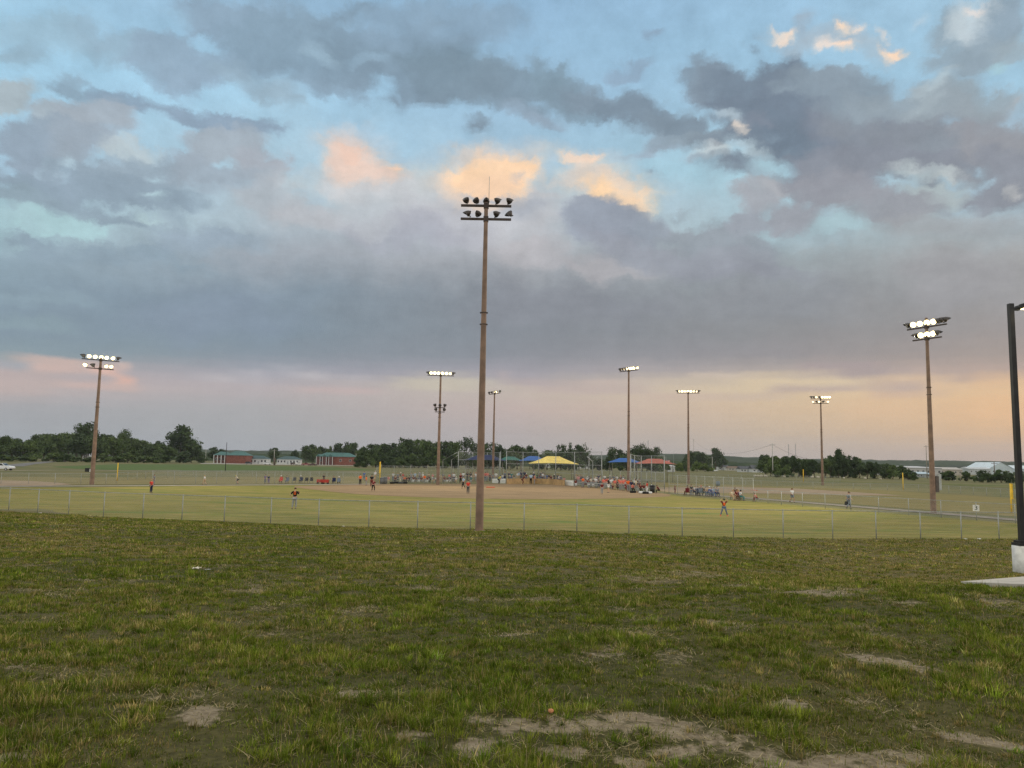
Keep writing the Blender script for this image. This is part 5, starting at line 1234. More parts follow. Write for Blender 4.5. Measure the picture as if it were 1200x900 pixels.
STAND = dict(pel=(0,0,.95), spi=(0,.0,1.13), che=(0,.01,1.33), nb=(0,.0,1.46), hd=(0,.02,1.62),
    sl=(-.185,0,1.41), el=(-.235,-.02,1.13), wl=(-.235,.08,.88), sr=(.185,0,1.41), er=(.235,-.02,1.13), wr=(.235,.08,.88),
    hl=(-.09,0,.90), kl=(-.105,.03,.49), al=(-.11,-.02,.09), hr=(.09,0,.90), kr=(.105,.03,.49), ar=(.11,-.02,.09))
POSES = {'stand': {},
 'akimbo': dict(el=(-.40,-.06,1.18), wl=(-.20,.06,1.02), er=(.37,.05,1.20), wr=(.22,.22,1.30), al=(-.19,-.02,.09), kl=(-.15,.03,.49), ar=(.09,.0,.09)),
 'handsup': dict(el=(-.40,.02,1.52), wl=(-.22,.04,1.78), er=(.40,.02,1.52), wr=(.20,.04,1.78), kl=(-.22,.02,.50), al=(-.36,-.02,.09), kr=(.22,.02,.50), ar=(.36,-.02,.09), hl=(-.11,0,.90), hr=(.11,0,.90)),
 'walk': dict(kl=(-.10,.22,.52), al=(-.10,.20,.11), kr=(.10,-.02,.50), ar=(.10,-.34,.16), el=(-.25,-.16,1.16), wl=(-.24,-.12,.92), er=(.25,.08,1.15), wr=(.23,.26,.98)),
 'lean': dict(spi=(0,.10,1.10), che=(0,.22,1.27), nb=(0,.31,1.37), hd=(0,.38,1.50), sl=(-.18,.26,1.34), sr=(.18,.26,1.34), el=(-.24,.36,1.06), wl=(-.16,.40,.80), er=(.24,.36,1.06), wr=(.16,.40,.80), kl=(-.16,.14,.50), kr=(.16,.14,.50), al=(-.17,-.04,.09), ar=(.17,-.04,.09), pel=(0,-.08,.92), hl=(-.10,-.08,.87), hr=(.10,-.08,.87)),
 'armsfwd': dict(el=(-.23,.14,1.18), wl=(-.10,.34,1.26), er=(.23,.14,1.18), wr=(.10,.34,1.26)),
 'sit': dict(pel=(0,0,.56), spi=(0,-.02,.74), che=(0,.02,.94), nb=(0,.03,1.07), hd=(0,.06,1.23), sl=(-.185,.02,1.02), sr=(.185,.02,1.02), el=(-.24,.06,.75), wl=(-.14,.28,.66), er=(.24,.06,.75), wr=(.14,.28,.66),
             hl=(-.10,.02,.54), kl=(-.14,.44,.53), al=(-.13,.42,.09), hr=(.10,.02,.54), kr=(.14,.44,.53), ar=(.13,.42,.09)),
 'sitlean': dict(pel=(0,0,.56), spi=(0,.07,.73), che=(0,.18,.90), nb=(0,.26,1.01), hd=(0,.33,1.15), sl=(-.185,.22,.97), sr=(.185,.22,.97), el=(-.26,.38,.72), wl=(-.06,.50,.66), er=(.26,.38,.72), wr=(.06,.50,.66),
             hl=(-.10,.02,.54), kl=(-.20,.42,.53), al=(-.18,.40,.09), hr=(.10,.02,.54), kr=(.20,.42,.53), ar=(.18,.40,.09))}
PM = {}
def pose_meshes(name):
    if name in PM: return PM[name]
    J = dict(STAND); J.update(POSES[name]); V = {k: Vector(v) for k, v in J.items()}
    hd, nb = V['hd'], V['nb']; up = (hd - nb).normalized(); fw = Vector((0,1,0)); fw = (fw - up * fw.dot(up)).normalized()
    N = {'pel': (V['pel'],.145,.105), 'spi': (V['spi'],.125,.095), 'che': (V['che'],.155,.105), 'nb': (V['nb'],.070,.065), 'nk': (nb.lerp(hd,.38),.052,.052),
         'ch': (hd - up*.045 + fw*.015,.068,.078), 'hd': (hd + up*.04,.078,.095), 'ht': (hd + up*.115,.050,.060)}
    E = [('pel','spi'),('spi','che'),('che','nb'),('nb','nk'),('nk','ch'),('ch','hd'),('hd','ht')]
    extra = MB()
    for s in 'lr':
        N['s'+s] = (V['s'+s],.066,.062); N['e'+s] = (V['e'+s],.044,.044); N['w'+s] = (V['w'+s],.029,.026)
        d = (V['w'+s] - V['e'+s]).normalized(); N['p'+s] = (V['w'+s] + d*.075,.040,.020)
        E += [('che','s'+s),('s'+s,'e'+s),('e'+s,'w'+s),('w'+s,'p'+s)]
        N['h'+s] = (V['h'+s],.092,.092); N['k'+s] = (V['k'+s],.060,.062); N['a'+s] = (V['a'+s],.038,.042)
        N['m'+s] = (V['k'+s].lerp(V['a'+s],.35) - fw*.02,.056,.058); N['t'+s] = (V['a'+s] + Vector((0,.15,-.055)),.040,.028)
        E += [('pel','h'+s),('h'+s,'k'+s),('k'+s,'m'+s),('m'+s,'a'+s),('a'+s,'t'+s)]
        # fingers and thumb, each a short bent tube rooted in the palm
        p = N['p'+s][0]; side = d.cross(Vector((0,0,1))); side = side.normalized() if side.length > .1 else Vector((0,1,0)); side = Vector((0,1,0)) if name in ('stand','walk') else side
        cur = d.cross(side).normalized() * (.4 if s == 'l' else -.4)
        for q, (o_, L) in enumerate(((-.030,.060),(-.010,.072),(.010,.068),(.029,.052))):
            b = p + side*o_ - d*.01; extra.tube([b, b + d*L*.55, b + d*L*.85 + cur*L*.35], [.0095,.009,.007], 6)
        b = p - d*.045 + side*.03; extra.tube([b, b + side*.028 + d*.025, b + side*.034 + d*.058], [.011,.010,.008], 6)
    x = fw.cross(up)
    extra.ball(hd + fw*.107 - up*.005, (.013,.018,.018), nu=8, nv=5)
    for sg in (-1, 1): extra.ball(hd + x*sg*.082 - up*.005 + fw*.0, (.012,.020,.030), nu=8, nv=5)
    body = join_into(skin_mesh(N, E), extra)
    # clothes follow the same joints
    g = lambda p, a, b: (p, a, b)
    Ns = {'pel': g(V['pel'] + (V['spi']-V['pel'])*.05,.172,.128), 'spi': g(V['spi'],.158,.125), 'che': g(V['che'],.182,.128), 'nb': g(V['nb'] - up*.01,.088,.082)}; Es = [('pel','spi'),('spi','che'),('che','nb')]
    for s in 'lr':
        Ns['s'+s] = g(V['s'+s],.088,.082); Ns['e'+s] = g(V['s'+s].lerp(V['e'+s],.78),.074,.070); Es += [('che','s'+s),('s'+s,'e'+s)]
    shirt = skin_mesh(Ns, Es)
    def legs(full):
        Nt = {'pel': g(V['pel'],.166,.126)}; Et = []
        for s in 'lr':
            Nt['h'+s] = g(V['h'+s],.114,.112); Nt['k'+s] = g(V['k'+s] if full else V['h'+s].lerp(V['k'+s],.86),.082 if full else .100,.084 if full else .10); Et += [('pel','h'+s),('h'+s,'k'+s)]
            if full: Nt['a'+s] = g(V['k'+s].lerp(V['a'+s],.93),.064,.066); Et.append(('k'+s,'a'+s))
        return skin_mesh(Nt, Et)
    M = Matrix((x, fw, up)).transposed().to_4x4(); M.translation = hd
    cap = MB(); vs = []; 
    for i in range(6):
        a = math.pi/2 * i / 5
        for k in range(14): b = 2*math.pi*k/14; vs.append((.096*math.sin(a)*math.cos(b) if i else 0, .112*math.sin(a)*math.sin(b)+.004 if i else 0, .045 + .105*math.cos(a)))
    cap.add(vs, [(i*14+k, (i+1)*14+k, (i+1)*14+(k+1)%14, i*14+(k+1)%14) for i in range(5) for k in range(14)], M)
    cap.add([(-.075,.09,.052),(.075,.09,.052),(.055,.195,.030),(-.055,.195,.030),(-.075,.09,.062),(.075,.09,.062),(.055,.195,.040),(-.055,.195,.040)], [(3,2,1,0),(4,5,6,7),(2,3,7,6),(0,1,5,4),(1,2,6,5),(3,0,4,7)], M)
    hair = MB(); vs = []
    for i in range(8):
        a = math.pi * .78 * i / 7
        for k in range(14):
            b = 2*math.pi*k/14; fr = max(0, math.sin(b)); cutf = min(a, math.pi*.30 + (1-fr)*math.pi*.5)
            vs.append((.098*math.sin(cutf)*math.cos(b), .112*math.sin(cutf)*math.sin(b) - .008, .025 + .125*math.cos(cutf)))
    hair.add(vs, [(i*14+k, (i+1)*14+k, (i+1)*14+(k+1)%14, i*14+(k+1)%14) for i in range(7) for k in range(14)], M)
    shoe = {}
    for s in 'lr':
        a = V['a'+s]; shoe[s] = MB().ball(a + Vector((0,.06,-.045)), (.052,.135,.045), nu=10, nv=6).mesh('shoe', True)
    eyes = MB()
    for sg in (-1, 1): eyes.ball(hd + fw*.098 + x*sg*.034 + up*.022, (.013,.008,.009), nu=8, nv=5)
    PM[name] = dict(body=body, shirt=shirt, trousers=legs(True), shorts=legs(False), cap=cap.mesh('cap', True), hair=hair.mesh('hair', True), shoes=shoe, eyes=eyes.mesh('eyes', True), J=V)
    return PM[name]
CL = dict(black=(.014,.014,.016), white=(.66,.67,.68), grey=(.26,.27,.28), darkgrey=(.07,.075,.08), orange=(.80,.14,.025), red=(.50,.05,.035), maroon=(.13,.018,.022), navy=(.02,.028,.075), blue=(.05,.12,.34), lightblue=(.36,.50,.66), teal=(.05,.22,.22), green=(.05,.14,.07),
          darkgreen=(.03,.07,.045), yellow=(.72,.62,.10), tan=(.46,.35,.22), cream=(.60,.54,.42), pink=(.66,.26,.26), coral=(.66,.17,.13), purple=(.17,.12,.27), brown=(.11,.06,.035), denim=(.10,.15,.24), slate=(.15,.18,.22), blond=(.38,.26,.11), sand=(.42,.33,.20))
SPOKEN = dict(darkgrey='dark grey', lightblue='light blue', darkgreen='dark green')
def cloth(c): return mat('cloth_' + SPOKEN.get(c, c).replace(' ', '_'), CL[c], .85, .10, 9, spec=.15)
SKINS = [mat('skin_fair', (.52,.31,.22), .6, .05, 9), mat('skin_tanned', (.38,.21,.135), .6, .05, 9), mat('skin_brown', (.17,.09,.055), .6, .05, 9)]
def ob_mat(o, m):
    if len(o.data.materials) == 0: o.data.materials.append(m)
    o.material_slots[0].link = 'OBJECT'; o.material_slots[0].material = m
def person(px, base, pose, shirt, pants, head, rz, label, group=None, h=1.70, shorts=False, skin=None, z=0.0, shoes='darkgrey', top=None, loc=None):
    p = flatg(px, base) if loc is None else Vector(loc); pm = pose_meshes(pose)
    if top is not None: h = height_for(p, px, top) / {'sit': .78, 'sitlean': .72, 'lean': .92, 'handsup': 1.04}.get(pose, 1.0)
    s = h / 1.755
    t = thing('person', label, 'person', (p.x, p.y, z), rz, group); t.scale = (s, s, s)
    def add(n, me, m): o = obj(n, me, None, t); ob_mat(o, m); return o
    add('body', pm['body'], skin or rnd.choice(SKINS[:2] + SKINS[:1]))
    add('shirt', pm['shirt'], cloth(shirt)); add('shorts' if shorts else 'trousers', pm['shorts' if shorts else 'trousers'], cloth(pants))
    kind, col = head; add(kind, pm[kind], cloth(col))
    add('eyes', pm['eyes'], cloth('black'))
    for k in 'lr': add('shoe', pm['shoes'][k], cloth(shoes))
    return t
FRONT, BACK, LEFT, RIGHT = math.pi, 0.0, math.pi/2, -math.pi/2     # towards the viewer, away, to the left, to the right
ORD = lambda n: str(n) + {1:'st',2:'nd',3:'rd'}.get(n if n < 20 else n % 10, 'th')
POSEW = dict(stand='standing', akimbo='standing', walk='walking', lean='leaning', armsfwd='standing', sit='seated', sitlean='seated', handsup='standing')

# players and officials out on the field
t = person(345.0, 596.6, 'akimbo', 'black', 'grey', ('cap','black'), BACK + .1, 'left outfielder in black jersey with orange number, seen from behind', 'players on the field', top=571.6)
def number_patch(t, txt, col, pose, size=.26):
    cu = bpy.data.curves.new('back_number', 'FONT'); cu.body = txt; cu.size = size; cu.align_x = 'CENTER'; cu.align_y = 'CENTER'; cu.extrude = .004
    co = bpy.data.objects.new('back_number', cu); COL.objects.link(co); bpy.context.view_layer.update()
    me = bpy.data.meshes.new_from_object(co.evaluated_get(bpy.context.evaluated_depsgraph_get())); bpy.data.objects.remove(co); me.materials.clear()
    o = obj('back_number', me, cloth(col), t); c = PM[pose]['J']['che']; o.location = (c.x, c.y - .150, c.z - .03); o.rotation_euler = (R(90), 0, 0)
number_patch(t, '8', 'orange', 'akimbo', .40)
g = PM['akimbo']['J']['wr']; gl = MB().ball(g + Vector((0,.09,.04)), (.10,.07,.13), nu=10, nv=7).build('glove', mat('glove_leather', (.20,.09,.04), .7, .1, 8), None, True); tag(gl, 'brown fielding glove held up by the left outfielder', 'glove'); 
gl.matrix_world = Matrix.LocRotScale(t.location, t.rotation_euler, t.scale)
t = person(848.5, 605.0, 'handsup', 'maroon', 'denim', ('cap','black'), FRONT, 'right outfielder with both hands raised to the cap and legs spread', 'players on the field', top=583.6, skin=SKINS[0], shoes='orange')
MB().box((0,.14,1.22),(.20,.02,.26)).build('jersey_panel', cloth('orange'), t)
for (k_, sx) in (('l',-1),('r',1)):
    J = PM['handsup']['J']; MB().tube([J['k'+k_].lerp(J['a'+k_],.1), J['k'+k_].lerp(J['a'+k_],.35)-Vector((0,.02,0)), J['a'+k_]], [.075,.072,.055], 10).build('sock', cloth('coral'), t, True)
person(176.8, 577.8, 'stand', 'red', 'navy', ('hair','blond'), RIGHT - .4, 'child in red shirt and dark trousers by the near fence at left', 'players on the field', top=561.6)
person(180.3, 568.2, 'stand', 'slate', 'grey', ('hair','brown'), RIGHT, 'person in slate grey clothes standing just behind the red shirted child', None, top=556.0)
person(239.4, 568.4, 'walk', 'white', 'tan', ('hair','blond'), LEFT, 'person walking in white shirt and tan shorts on the left path', None, shorts=True, top=556.8)
person(278.4, 566.8, 'lean', 'cream', 'black', ('cap','yellow'), LEFT, 'person in cream shirt and black shorts bending beside the left path', None, shorts=True, top=557.0)
person(310.6, 566.6, 'stand', 'purple', 'slate', ('hair','brown'), FRONT, 'left person of the purple clothed pair by the left sideline fence', None, top=556.2)
person(314.6, 566.9, 'stand', 'navy', 'purple', ('hair','blond'), BACK, 'right person of the purple clothed pair by the left sideline fence', None, top=556.6)
person(379.2, 566.4, 'stand', 'black', 'darkgrey', ('cap','black'), BACK, 'person in black standing behind the two red wagons', None, top=555.4)
person(422.0, 568.4, 'stand', 'orange', 'black', ('cap','black'), BACK, 'coach in bright orange shirt and black trousers left of the foul pole', None, top=555.8)
person(429.0, 569.2, 'stand', 'orange', 'grey', ('hair','brown'), RIGHT, 'child in orange shirt standing right of the taller orange coach', None, top=557.6)
person(426.6, 563.0, 'stand', 'blue', 'denim', ('hair','brown'), BACK, 'person in blue shirt standing behind the orange coach and child', None, top=552.6)
person(439.4, 562.6, 'stand', 'white', 'sand', ('cap','white'), BACK, 'person in white shirt standing far behind the yellow foul pole', None, shorts=True, top=551.8)
person(435.4, 570.6, 'stand', 'black', 'maroon', ('cap','black'), BACK, 'player in black jersey standing behind the crouching maroon baseman', 'players on the field', top=556.0)
person(437.2, 575.8, 'lean', 'maroon', 'black', ('cap','black'), BACK, 'crouching baseman in maroon at the left edge of the dirt infield', 'players on the field', top=562.6)
person(543.0, 572.4, 'walk', 'lightblue', 'black', ('cap','black'), LEFT + .3, 'umpire in light blue shirt striding on the infield left of the pole', 'officials on the field', top=558.6)
t = person(548.4, 578.8, 'stand', 'red', 'darkgrey', ('cap','black'), BACK, 'infielder in red jersey just left of the nearest light pole', 'players on the field', top=562.8)
person(612.4, 567.8, 'lean', 'maroon', 'maroon', ('cap','black'), RIGHT, 'catcher in maroon leaning in front of the wooden wall', 'players on the field', top=556.8)
person(622.0, 567.8, 'stand', 'lightblue', 'black', ('cap','black'), FRONT, 'umpire in light blue shirt in front of the wooden wall', 'officials on the field', top=554.6)
person(626.4, 568.2, 'stand', 'coral', 'grey', ('cap','black'), LEFT, 'batter in orange jersey and grey trousers beside the umpire', 'players on the field', top=556.6)
person(705.4, 579.2, 'stand', 'maroon', 'grey', ('cap','black'), BACK, 'infielder in dark maroon jersey at the right edge of the dirt', 'players on the field', top=565.4)
person(713.2, 577.4, 'armsfwd', 'black', 'white', ('cap','black'), LEFT, 'coach in black shirt and white shorts beside the right bench', 'officials on the field', shorts=True, top=559.6)
person(791.0, 578.6, 'stand', 'maroon', 'maroon', ('hair','brown'), RIGHT, 'person in maroon alone behind the tall right sideline fence', None, top=567.6)
person(928.4, 589.0, 'walk', 'white', 'slate', ('hair','brown'), FRONT + .4, 'person in white shirt and grey shorts walking on the right path', None, shorts=True, top=572.0)
t = person(994.8, 596.2, 'walk', 'slate', 'slate', ('cap','black'), RIGHT, 'person in grey carrying a black bag along the right path', None, top=576.2)
J = PM['walk']['J']; bag = thing('carry_bag', 'black bag carried by the person in grey on the right path', 'bag', t.location, 0)
q = t.matrix_basis @ J['wl']; c = q - t.location
MB().box((c.x+.1, c.y, c.z-.36), (.55,.24,.38), top=.85).build('bag_body', cloth('black'), bag)
MB().tube([(c.x-.05,c.y,c.z-.18),(c.x+.02,c.y,c.z-.02),(c.x+.10,c.y,c.z+.0),(c.x+.22,c.y,c.z-.18)], .014, 6).build('handle', cloth('darkgrey'), bag)
person(886.6, 587.6, 'sitlean', 'coral', 'maroon', ('hair','brown'), LEFT, 'child in coral pink shirt crouching on the low seat by the right path', None, top=577.6)
st = thing('low_stool', 'low stool under the child in coral pink by the right path', 'stool', flatg(886.6, 587.6)); MB().box((0,0,.37),(.42,.42,.05)).build('seat', cloth('navy'), st)
for sx in (-.17,.17):
    for sy in (-.17,.17): MB().tube([(sx,sy,0),(sx,sy,.35)], .018, 6).build('leg', GALV, st)

# rows of players and spectators: (px, base row, pose, shirt, lower, head, facing, head row or None)
def crowd(rows, where, group, who='player'):
    rows = sorted(rows, key=lambda r: r[0])
    for i, r in enumerate(rows):
        px, ba, po, sh_, lo, hd_, fa = r[:7]; top = r[7] if len(r) > 7 else None; sh = r[8] if len(r) > 8 else False
        low = 'shorts' if sh else 'trousers'
        person(px, ba, po, sh_, lo, hd_, fa + rnd.uniform(-.3,.3), f'{POSEW[po]} {who} in {SPOKEN.get(sh_, sh_)} shirt and {SPOKEN.get(lo, lo)} {low}, {ORD(i+1)} from left {where}', group, h=rnd.uniform(1.6,1.8), shorts=sh, top=top)
K, Bk, Wc = ('cap','black'), ('hair','brown'), ('cap','white'); Bd = ('hair','blond')
crowd([(455.2,566.2,'sit','pink','tan',Bd,FRONT),(463.2,566,'sit','maroon','darkgrey',Bk,FRONT),(468.8,566,'stand','black','cream',Wc,RIGHT,553.2),(474.0,566,'sit','orange','black',Bk,FRONT),(476.2,566,'sit','maroon','black',K,FRONT),(479.4,566,'sit','black','darkgrey',K,FRONT),
       (484.6,566,'sit','maroon','white',K,FRONT),(487.6,566,'sitlean','black','grey',K,FRONT),(490.6,566,'sit','slate','white',Bk,FRONT),(493.8,566,'sit','maroon','grey',K,FRONT),(491.6,563.6,'stand','grey','slate',Bk,FRONT,552),(497.4,566.8,'stand','orange','grey',K,FRONT,556.2),(500.6,566,'sit','maroon','white',K,FRONT),(504.2,566.2,'lean','black','black',Bk,LEFT,557.4)],
      'on the left bench', 'people at the left bench')
crowd([(508.0,566,'sit','grey','tan',Bk,FRONT),(511.4,566.2,'sit','white','navy',Bk,FRONT),(516.6,566,'stand','sand','tan',Bd,BACK,556.4),(521.0,566,'sit','maroon','grey',Bk,FRONT),(524.4,566,'sit','brown','white',K,FRONT),(528.2,566,'sit','navy','white',K,FRONT),(531.8,565.6,'stand','white','navy',Bk,BACK,553.6),(534.4,566.2,'sit','white','tan',Wc,FRONT),
       (539.6,566.6,'stand','maroon','black',('cap','red'),FRONT,555.0),(542.8,563.8,'stand','white','slate',Bk,BACK,552.8),(547.6,564,'stand','black','darkgrey',K,FRONT,552.8),(551.2,564,'stand','black','navy',Bk,BACK,553.0),(551.8,566.4,'sit','teal','grey',Wc,FRONT),(554.4,564,'stand','tan','sand',Bd,FRONT,553.2),(557.6,564.2,'stand','white','grey',('cap','red'),FRONT,553.6)],
      'left of nearest pole', 'people left of the nearest pole')
crowd([(568.6,564.6,'stand','red','slate',Bk,BACK,553.0),(571.0,564.4,'stand','coral','grey',Bk,FRONT,552.8),(574.2,564.4,'stand','maroon','navy',Bk,FRONT,554.6),(577.6,564.2,'stand','grey','slate',Bd,FRONT,554.8),(581.2,564.6,'stand','white','grey',('cap','black'),FRONT,553.2),(584.4,567.0,'lean','yellow','black',('hair','black'),RIGHT,556.8),(588.8,564.4,'stand','white','blue',Bk,FRONT,555.6),(591.6,564,'stand','slate','navy',Bk,FRONT,552.6)],
      'right of nearest pole', 'people behind the banner boards')
sp = [('navy',596.4,552.8),('white',597.2,555.6),('teal',599.4,553.4),('darkgreen',602.4,555.8),('white',606.6,553.2),('lightblue',608.4,552.2),('navy',610.8,551.6),('navy',614.4,551.4),('maroon',616.8,554.6),('green',629.6,554.4),('darkgrey',634.2,552.2),('white',636.0,553.6),('grey',637.8,555.2),('blue',641.0,555.6),('black',643.4,555.4),('maroon',645.6,556.4),('black',649.4,555.4),('darkgrey',653.4,555.4),('white',655.6,556.4),('slate',657.4,556.8),('pink',661.2,559.0),('navy',625.4,553.2),('maroon',631.6,554.8)]
crowd([(x, 563.6 + (x-596)*.030, 'stand' if tp < 556.2 else 'sit', s, rnd.choice(['denim','navy','darkgrey','tan']), rnd.choice([Bk,K,Bd,Bk,Wc]), FRONT + rnd.uniform(-.4,.4), tp) for s, x, tp in sp], 'behind the wooden wall', 'spectators behind the wooden wall', 'spectator')
crowd([(675.0,569.0,'stand','tan','maroon',Bd,FRONT,555.6),(677.8,569.2,'stand','pink','grey',Bd,FRONT,556.6),(674.6,570.4,'sit','maroon','white',K,FRONT),(680.8,569.2,'stand','navy','slate',Bk,FRONT,556.2),(683.2,571.2,'stand','orange','grey',K,BACK,559.0),(686.8,571,'sit','grey','maroon',Bk,LEFT),(689.4,571.2,'sit','maroon','white',K,FRONT),(692.6,571.0,'stand','cream','grey',Bk,FRONT,559.2),(695.2,571.4,'sit','slate','white',K,FRONT),(698.2,571.6,'stand','white','grey',Wc,BACK,559.0),(701.2,571.8,'sit','darkgrey','navy',K,FRONT),(703.6,570.8,'stand','cream','slate',Bk,FRONT,557.4),
       (707.2,573.4,'stand','coral','grey',K,BACK,559.8),(709.8,572.6,'stand','red','grey',K,FRONT,560.0),(716.2,573.2,'stand','white','slate',K,BACK,560.2),(718.4,574.0,'sit','tan','maroon',Bk,FRONT),(720.6,574.2,'stand','coral','tan',K,BACK,561.2),(723.6,574.4,'sit','darkgrey','black',K,FRONT),(727.0,574.8,'stand','coral','grey',K,BACK,560.8),(730.4,575.4,'stand','coral','grey',('cap','white'),BACK,560.6),(733.6,575.6,'sit','maroon','maroon',K,FRONT),(736.2,576.0,'stand','orange','grey',K,BACK,561.4),(739.8,576.2,'stand','navy','slate',Bk,FRONT,562.6),(741.4,576.6,'sit','coral','black',K,FRONT),(745.2,576.8,'stand','cream','grey',K,LEFT,561.0),(747.4,577.2,'stand','darkgrey','grey',Bk,RIGHT,563.2),
       (750.6,577.0,'sit','maroon','black',Bk,FRONT),(754.6,577.2,'sit','maroon','grey',K,FRONT),(758.4,577.8,'stand','red','white',('hair','black'),LEFT,564.2),(772.4,578.4,'sitlean','maroon','black',Bk,LEFT)],
      'at the right bench', 'people at the right bench')
crowd([(701.4,566.4,'stand','navy','slate',Bk,FRONT,555.6),(708.6,566.6,'stand','white','navy',Bk,FRONT,556.2),(714.8,567.0,'stand','grey','slate',Wc,FRONT,556.6),(719.4,567.2,'stand','slate','navy',K,FRONT,556.4),(722.8,567.2,'stand','white','denim',('cap','navy'),FRONT,557.0),(727.2,567.6,'stand','maroon','grey',('cap','red'),FRONT,557.2),(730.4,567.8,'stand','slate','navy',('cap','navy'),FRONT,557.0)],
      'behind the right bench', 'spectators behind the right bench', 'spectator')
crowd([(806.2,580.4,'sit','maroon','brown',Bk,LEFT),(810.2,581.0,'stand','darkgrey','slate',K,BACK,568.0),(815.0,580.8,'sit','white','navy',Bk,FRONT),(818.0,580.8,'sit','slate','denim',('hair','brown'),FRONT),(821.6,581.0,'sit','navy','grey',('cap','red'),FRONT),(826.2,581.4,'sit','brown','slate',K,FRONT),(828.6,581.6,'sit','tan','denim',('hair','black'),FRONT),(831.2,581.6,'sit','white','navy',Wc,FRONT),(833.4,582.0,'sit','blue','denim',Bk,FRONT),(836.8,582.2,'sit','lightblue','blue',Bk,FRONT),(840.2,582.4,'sit','slate','navy',Bk,FRONT)],
      'in the right group', 'group seated on the right path', 'spectator')
crowd([(858.8,586.4,'sit','cream','tan',Bd,FRONT),(861.4,585.0,'stand','brown','maroon',Bk,BACK,571.2),(863.6,586.6,'sit','maroon','brown',Bk,FRONT),(865.4,586.6,'sit','pink','white',Bd,LEFT),(867.6,586.8,'sit','white','teal',('hair','black'),RIGHT)],
      'in the small right group', 'small group on the right path', 'spectator')

crowd([(x, 564.2 + .004 * (x - 460), po, c, lo, hd_, FRONT + rnd.uniform(-.5,.5), tp) for x, po, c, lo, hd_, tp in [(460.6,'stand','white','denim',Bd,553.4),(466.0,'stand','slate','navy',Bk,554.0),(472.0,'stand','red','grey',K,553.8),(481.8,'stand','grey','slate',Bk,553.6),(486.2,'stand','lightblue','grey',Bd,553.2),(495.4,'stand','white','tan',Wc,553.8),(502.4,'stand','tan','grey',Bk,554.2),(507.0,'stand','pink','white',Bd,554.6),(513.8,'stand','white','maroon',K,554.4),(519.0,'stand','slate','tan',Bk,554.0),(526.4,'stand','coral','grey',K,554.6),(529.8,'stand','grey','navy',Bk,554.2)]],
      'behind the left bench', 'spectators behind the left bench', 'spectator')
crowd([(x, 567.6 + (x - 676) * .075, po, c, lo, hd_, fa_, None) for x, po, c, lo, hd_, fa_ in [(676.6,'stand','white','slate',Bk,FRONT),(679.4,'stand','tan','navy',Bd,FRONT),(684.8,'stand','slate','grey',K,BACK),(688.2,'stand','white','maroon',Wc,FRONT),(691.0,'stand','maroon','grey',K,FRONT),(694.0,'stand','lightblue','tan',Bk,FRONT),(696.8,'stand','cream','grey',Bd,FRONT),(699.6,'stand','maroon','white',K,FRONT),(711.4,'stand','coral','slate',K,FRONT),(717.4,'stand','white','grey',Bk,FRONT),(721.8,'stand','tan','maroon',K,FRONT),(725.4,'stand','orange','grey',K,BACK),(732.4,'stand','coral','white',K,FRONT),(738.2,'stand','maroon','slate',Bk,FRONT),(743.6,'stand','white','navy',Wc,FRONT),(748.8,'stand','grey','maroon',Bk,FRONT)]],
      'close behind right bench', 'people standing just behind the right bench')
# ------------------------------------------------------------------ chairs, benches, bags, bins
def folding_chair(px, base, col, label, rz=FRONT, group='folding chairs at the sideline'):
    t = thing('folding_chair', label, 'folding chair', flatg(px, base), rz, group); m = cloth(col)
    MB().box((0,.02,.44),(.56,.50,.04)).build('seat', m, t); M = Matrix.Translation((0,-.24,.72)) @ Matrix.Rotation(R(12), 4, 'X')
    MB().box((0,0,0),(.56,.04,.56), M).build('backrest', m, t)
    for sx in (-1, 1):
        for sy in (-1, 1): MB().tube([(sx*.27, sy*.24, 0),(-sx*.02+sx*.27, -sy*.20, .44)], .014, 6).build('leg', BLACKM, t)
        MB().box((sx*.30,.0,.64),(.06,.46,.03)).build('armrest', m, t)
    return t
def seated(px, base, shirt, pants, head, label, fa=FRONT, top=None): return person(px, base, 'sit', shirt, pants, head, fa, label, None, h=1.68, top=top)
for (px, ba, col, lb) in [(328.6,566.6,'red','red folding chair at the left end of the sideline chairs'),(336.0,566.8,'slate','grey folding chair holding a person in dark shirt beside red chair'),(344.2,566.4,'darkgrey','empty grey folding chair between two seated people'),(352.2,566.4,'navy','navy folding chair holding the person in a white cap'),
                          (358.6,566.6,'black','left one of two empty black folding chairs side by side'),(364.6,566.6,'black','right one of two empty black folding chairs side by side'),(391.2,567.2,'navy','navy folding chair right of the red wagons, holding a person'),(397.0,567.6,'slate','grey folding chair at the right end of the sideline chairs')]:
    folding_chair(px, ba, col, lb, FRONT + rnd.uniform(-.4,.4))
seated(329.4,566.2,'red','maroon',('cap','white'),'person in red and white cap sitting in the red folding chair')
seated(336.2,566.5,'darkgrey','slate',Bk,'person in dark shirt sitting in the grey chair beside the red one')
seated(352.4,566.1,'slate','darkgrey',Wc,'person with white cap sitting in the navy chair at left sideline')
seated(391.0,566.9,'darkgrey','navy',Bk,'person in dark grey sitting just right of the red wagons')
seated(397.2,567.3,'slate','black',Wc,'person in slate shirt sitting at the right end of the chairs')
for i, x in enumerate([806.2,815,818,821.6,826.2,828.6,831.2,833.4,836.8,840.2]):
    folding_chair(x, 580.7 + i*.17, ['maroon','navy','navy','slate','darkgreen','darkgrey','navy','blue','blue','slate'][i], f'{["maroon","navy","navy","slate","dark green","dark grey","navy","blue","blue","slate"][i]} folding chair, {ORD(i+1)} from left in the group on right path', FRONT, 'folding chairs of the right group')
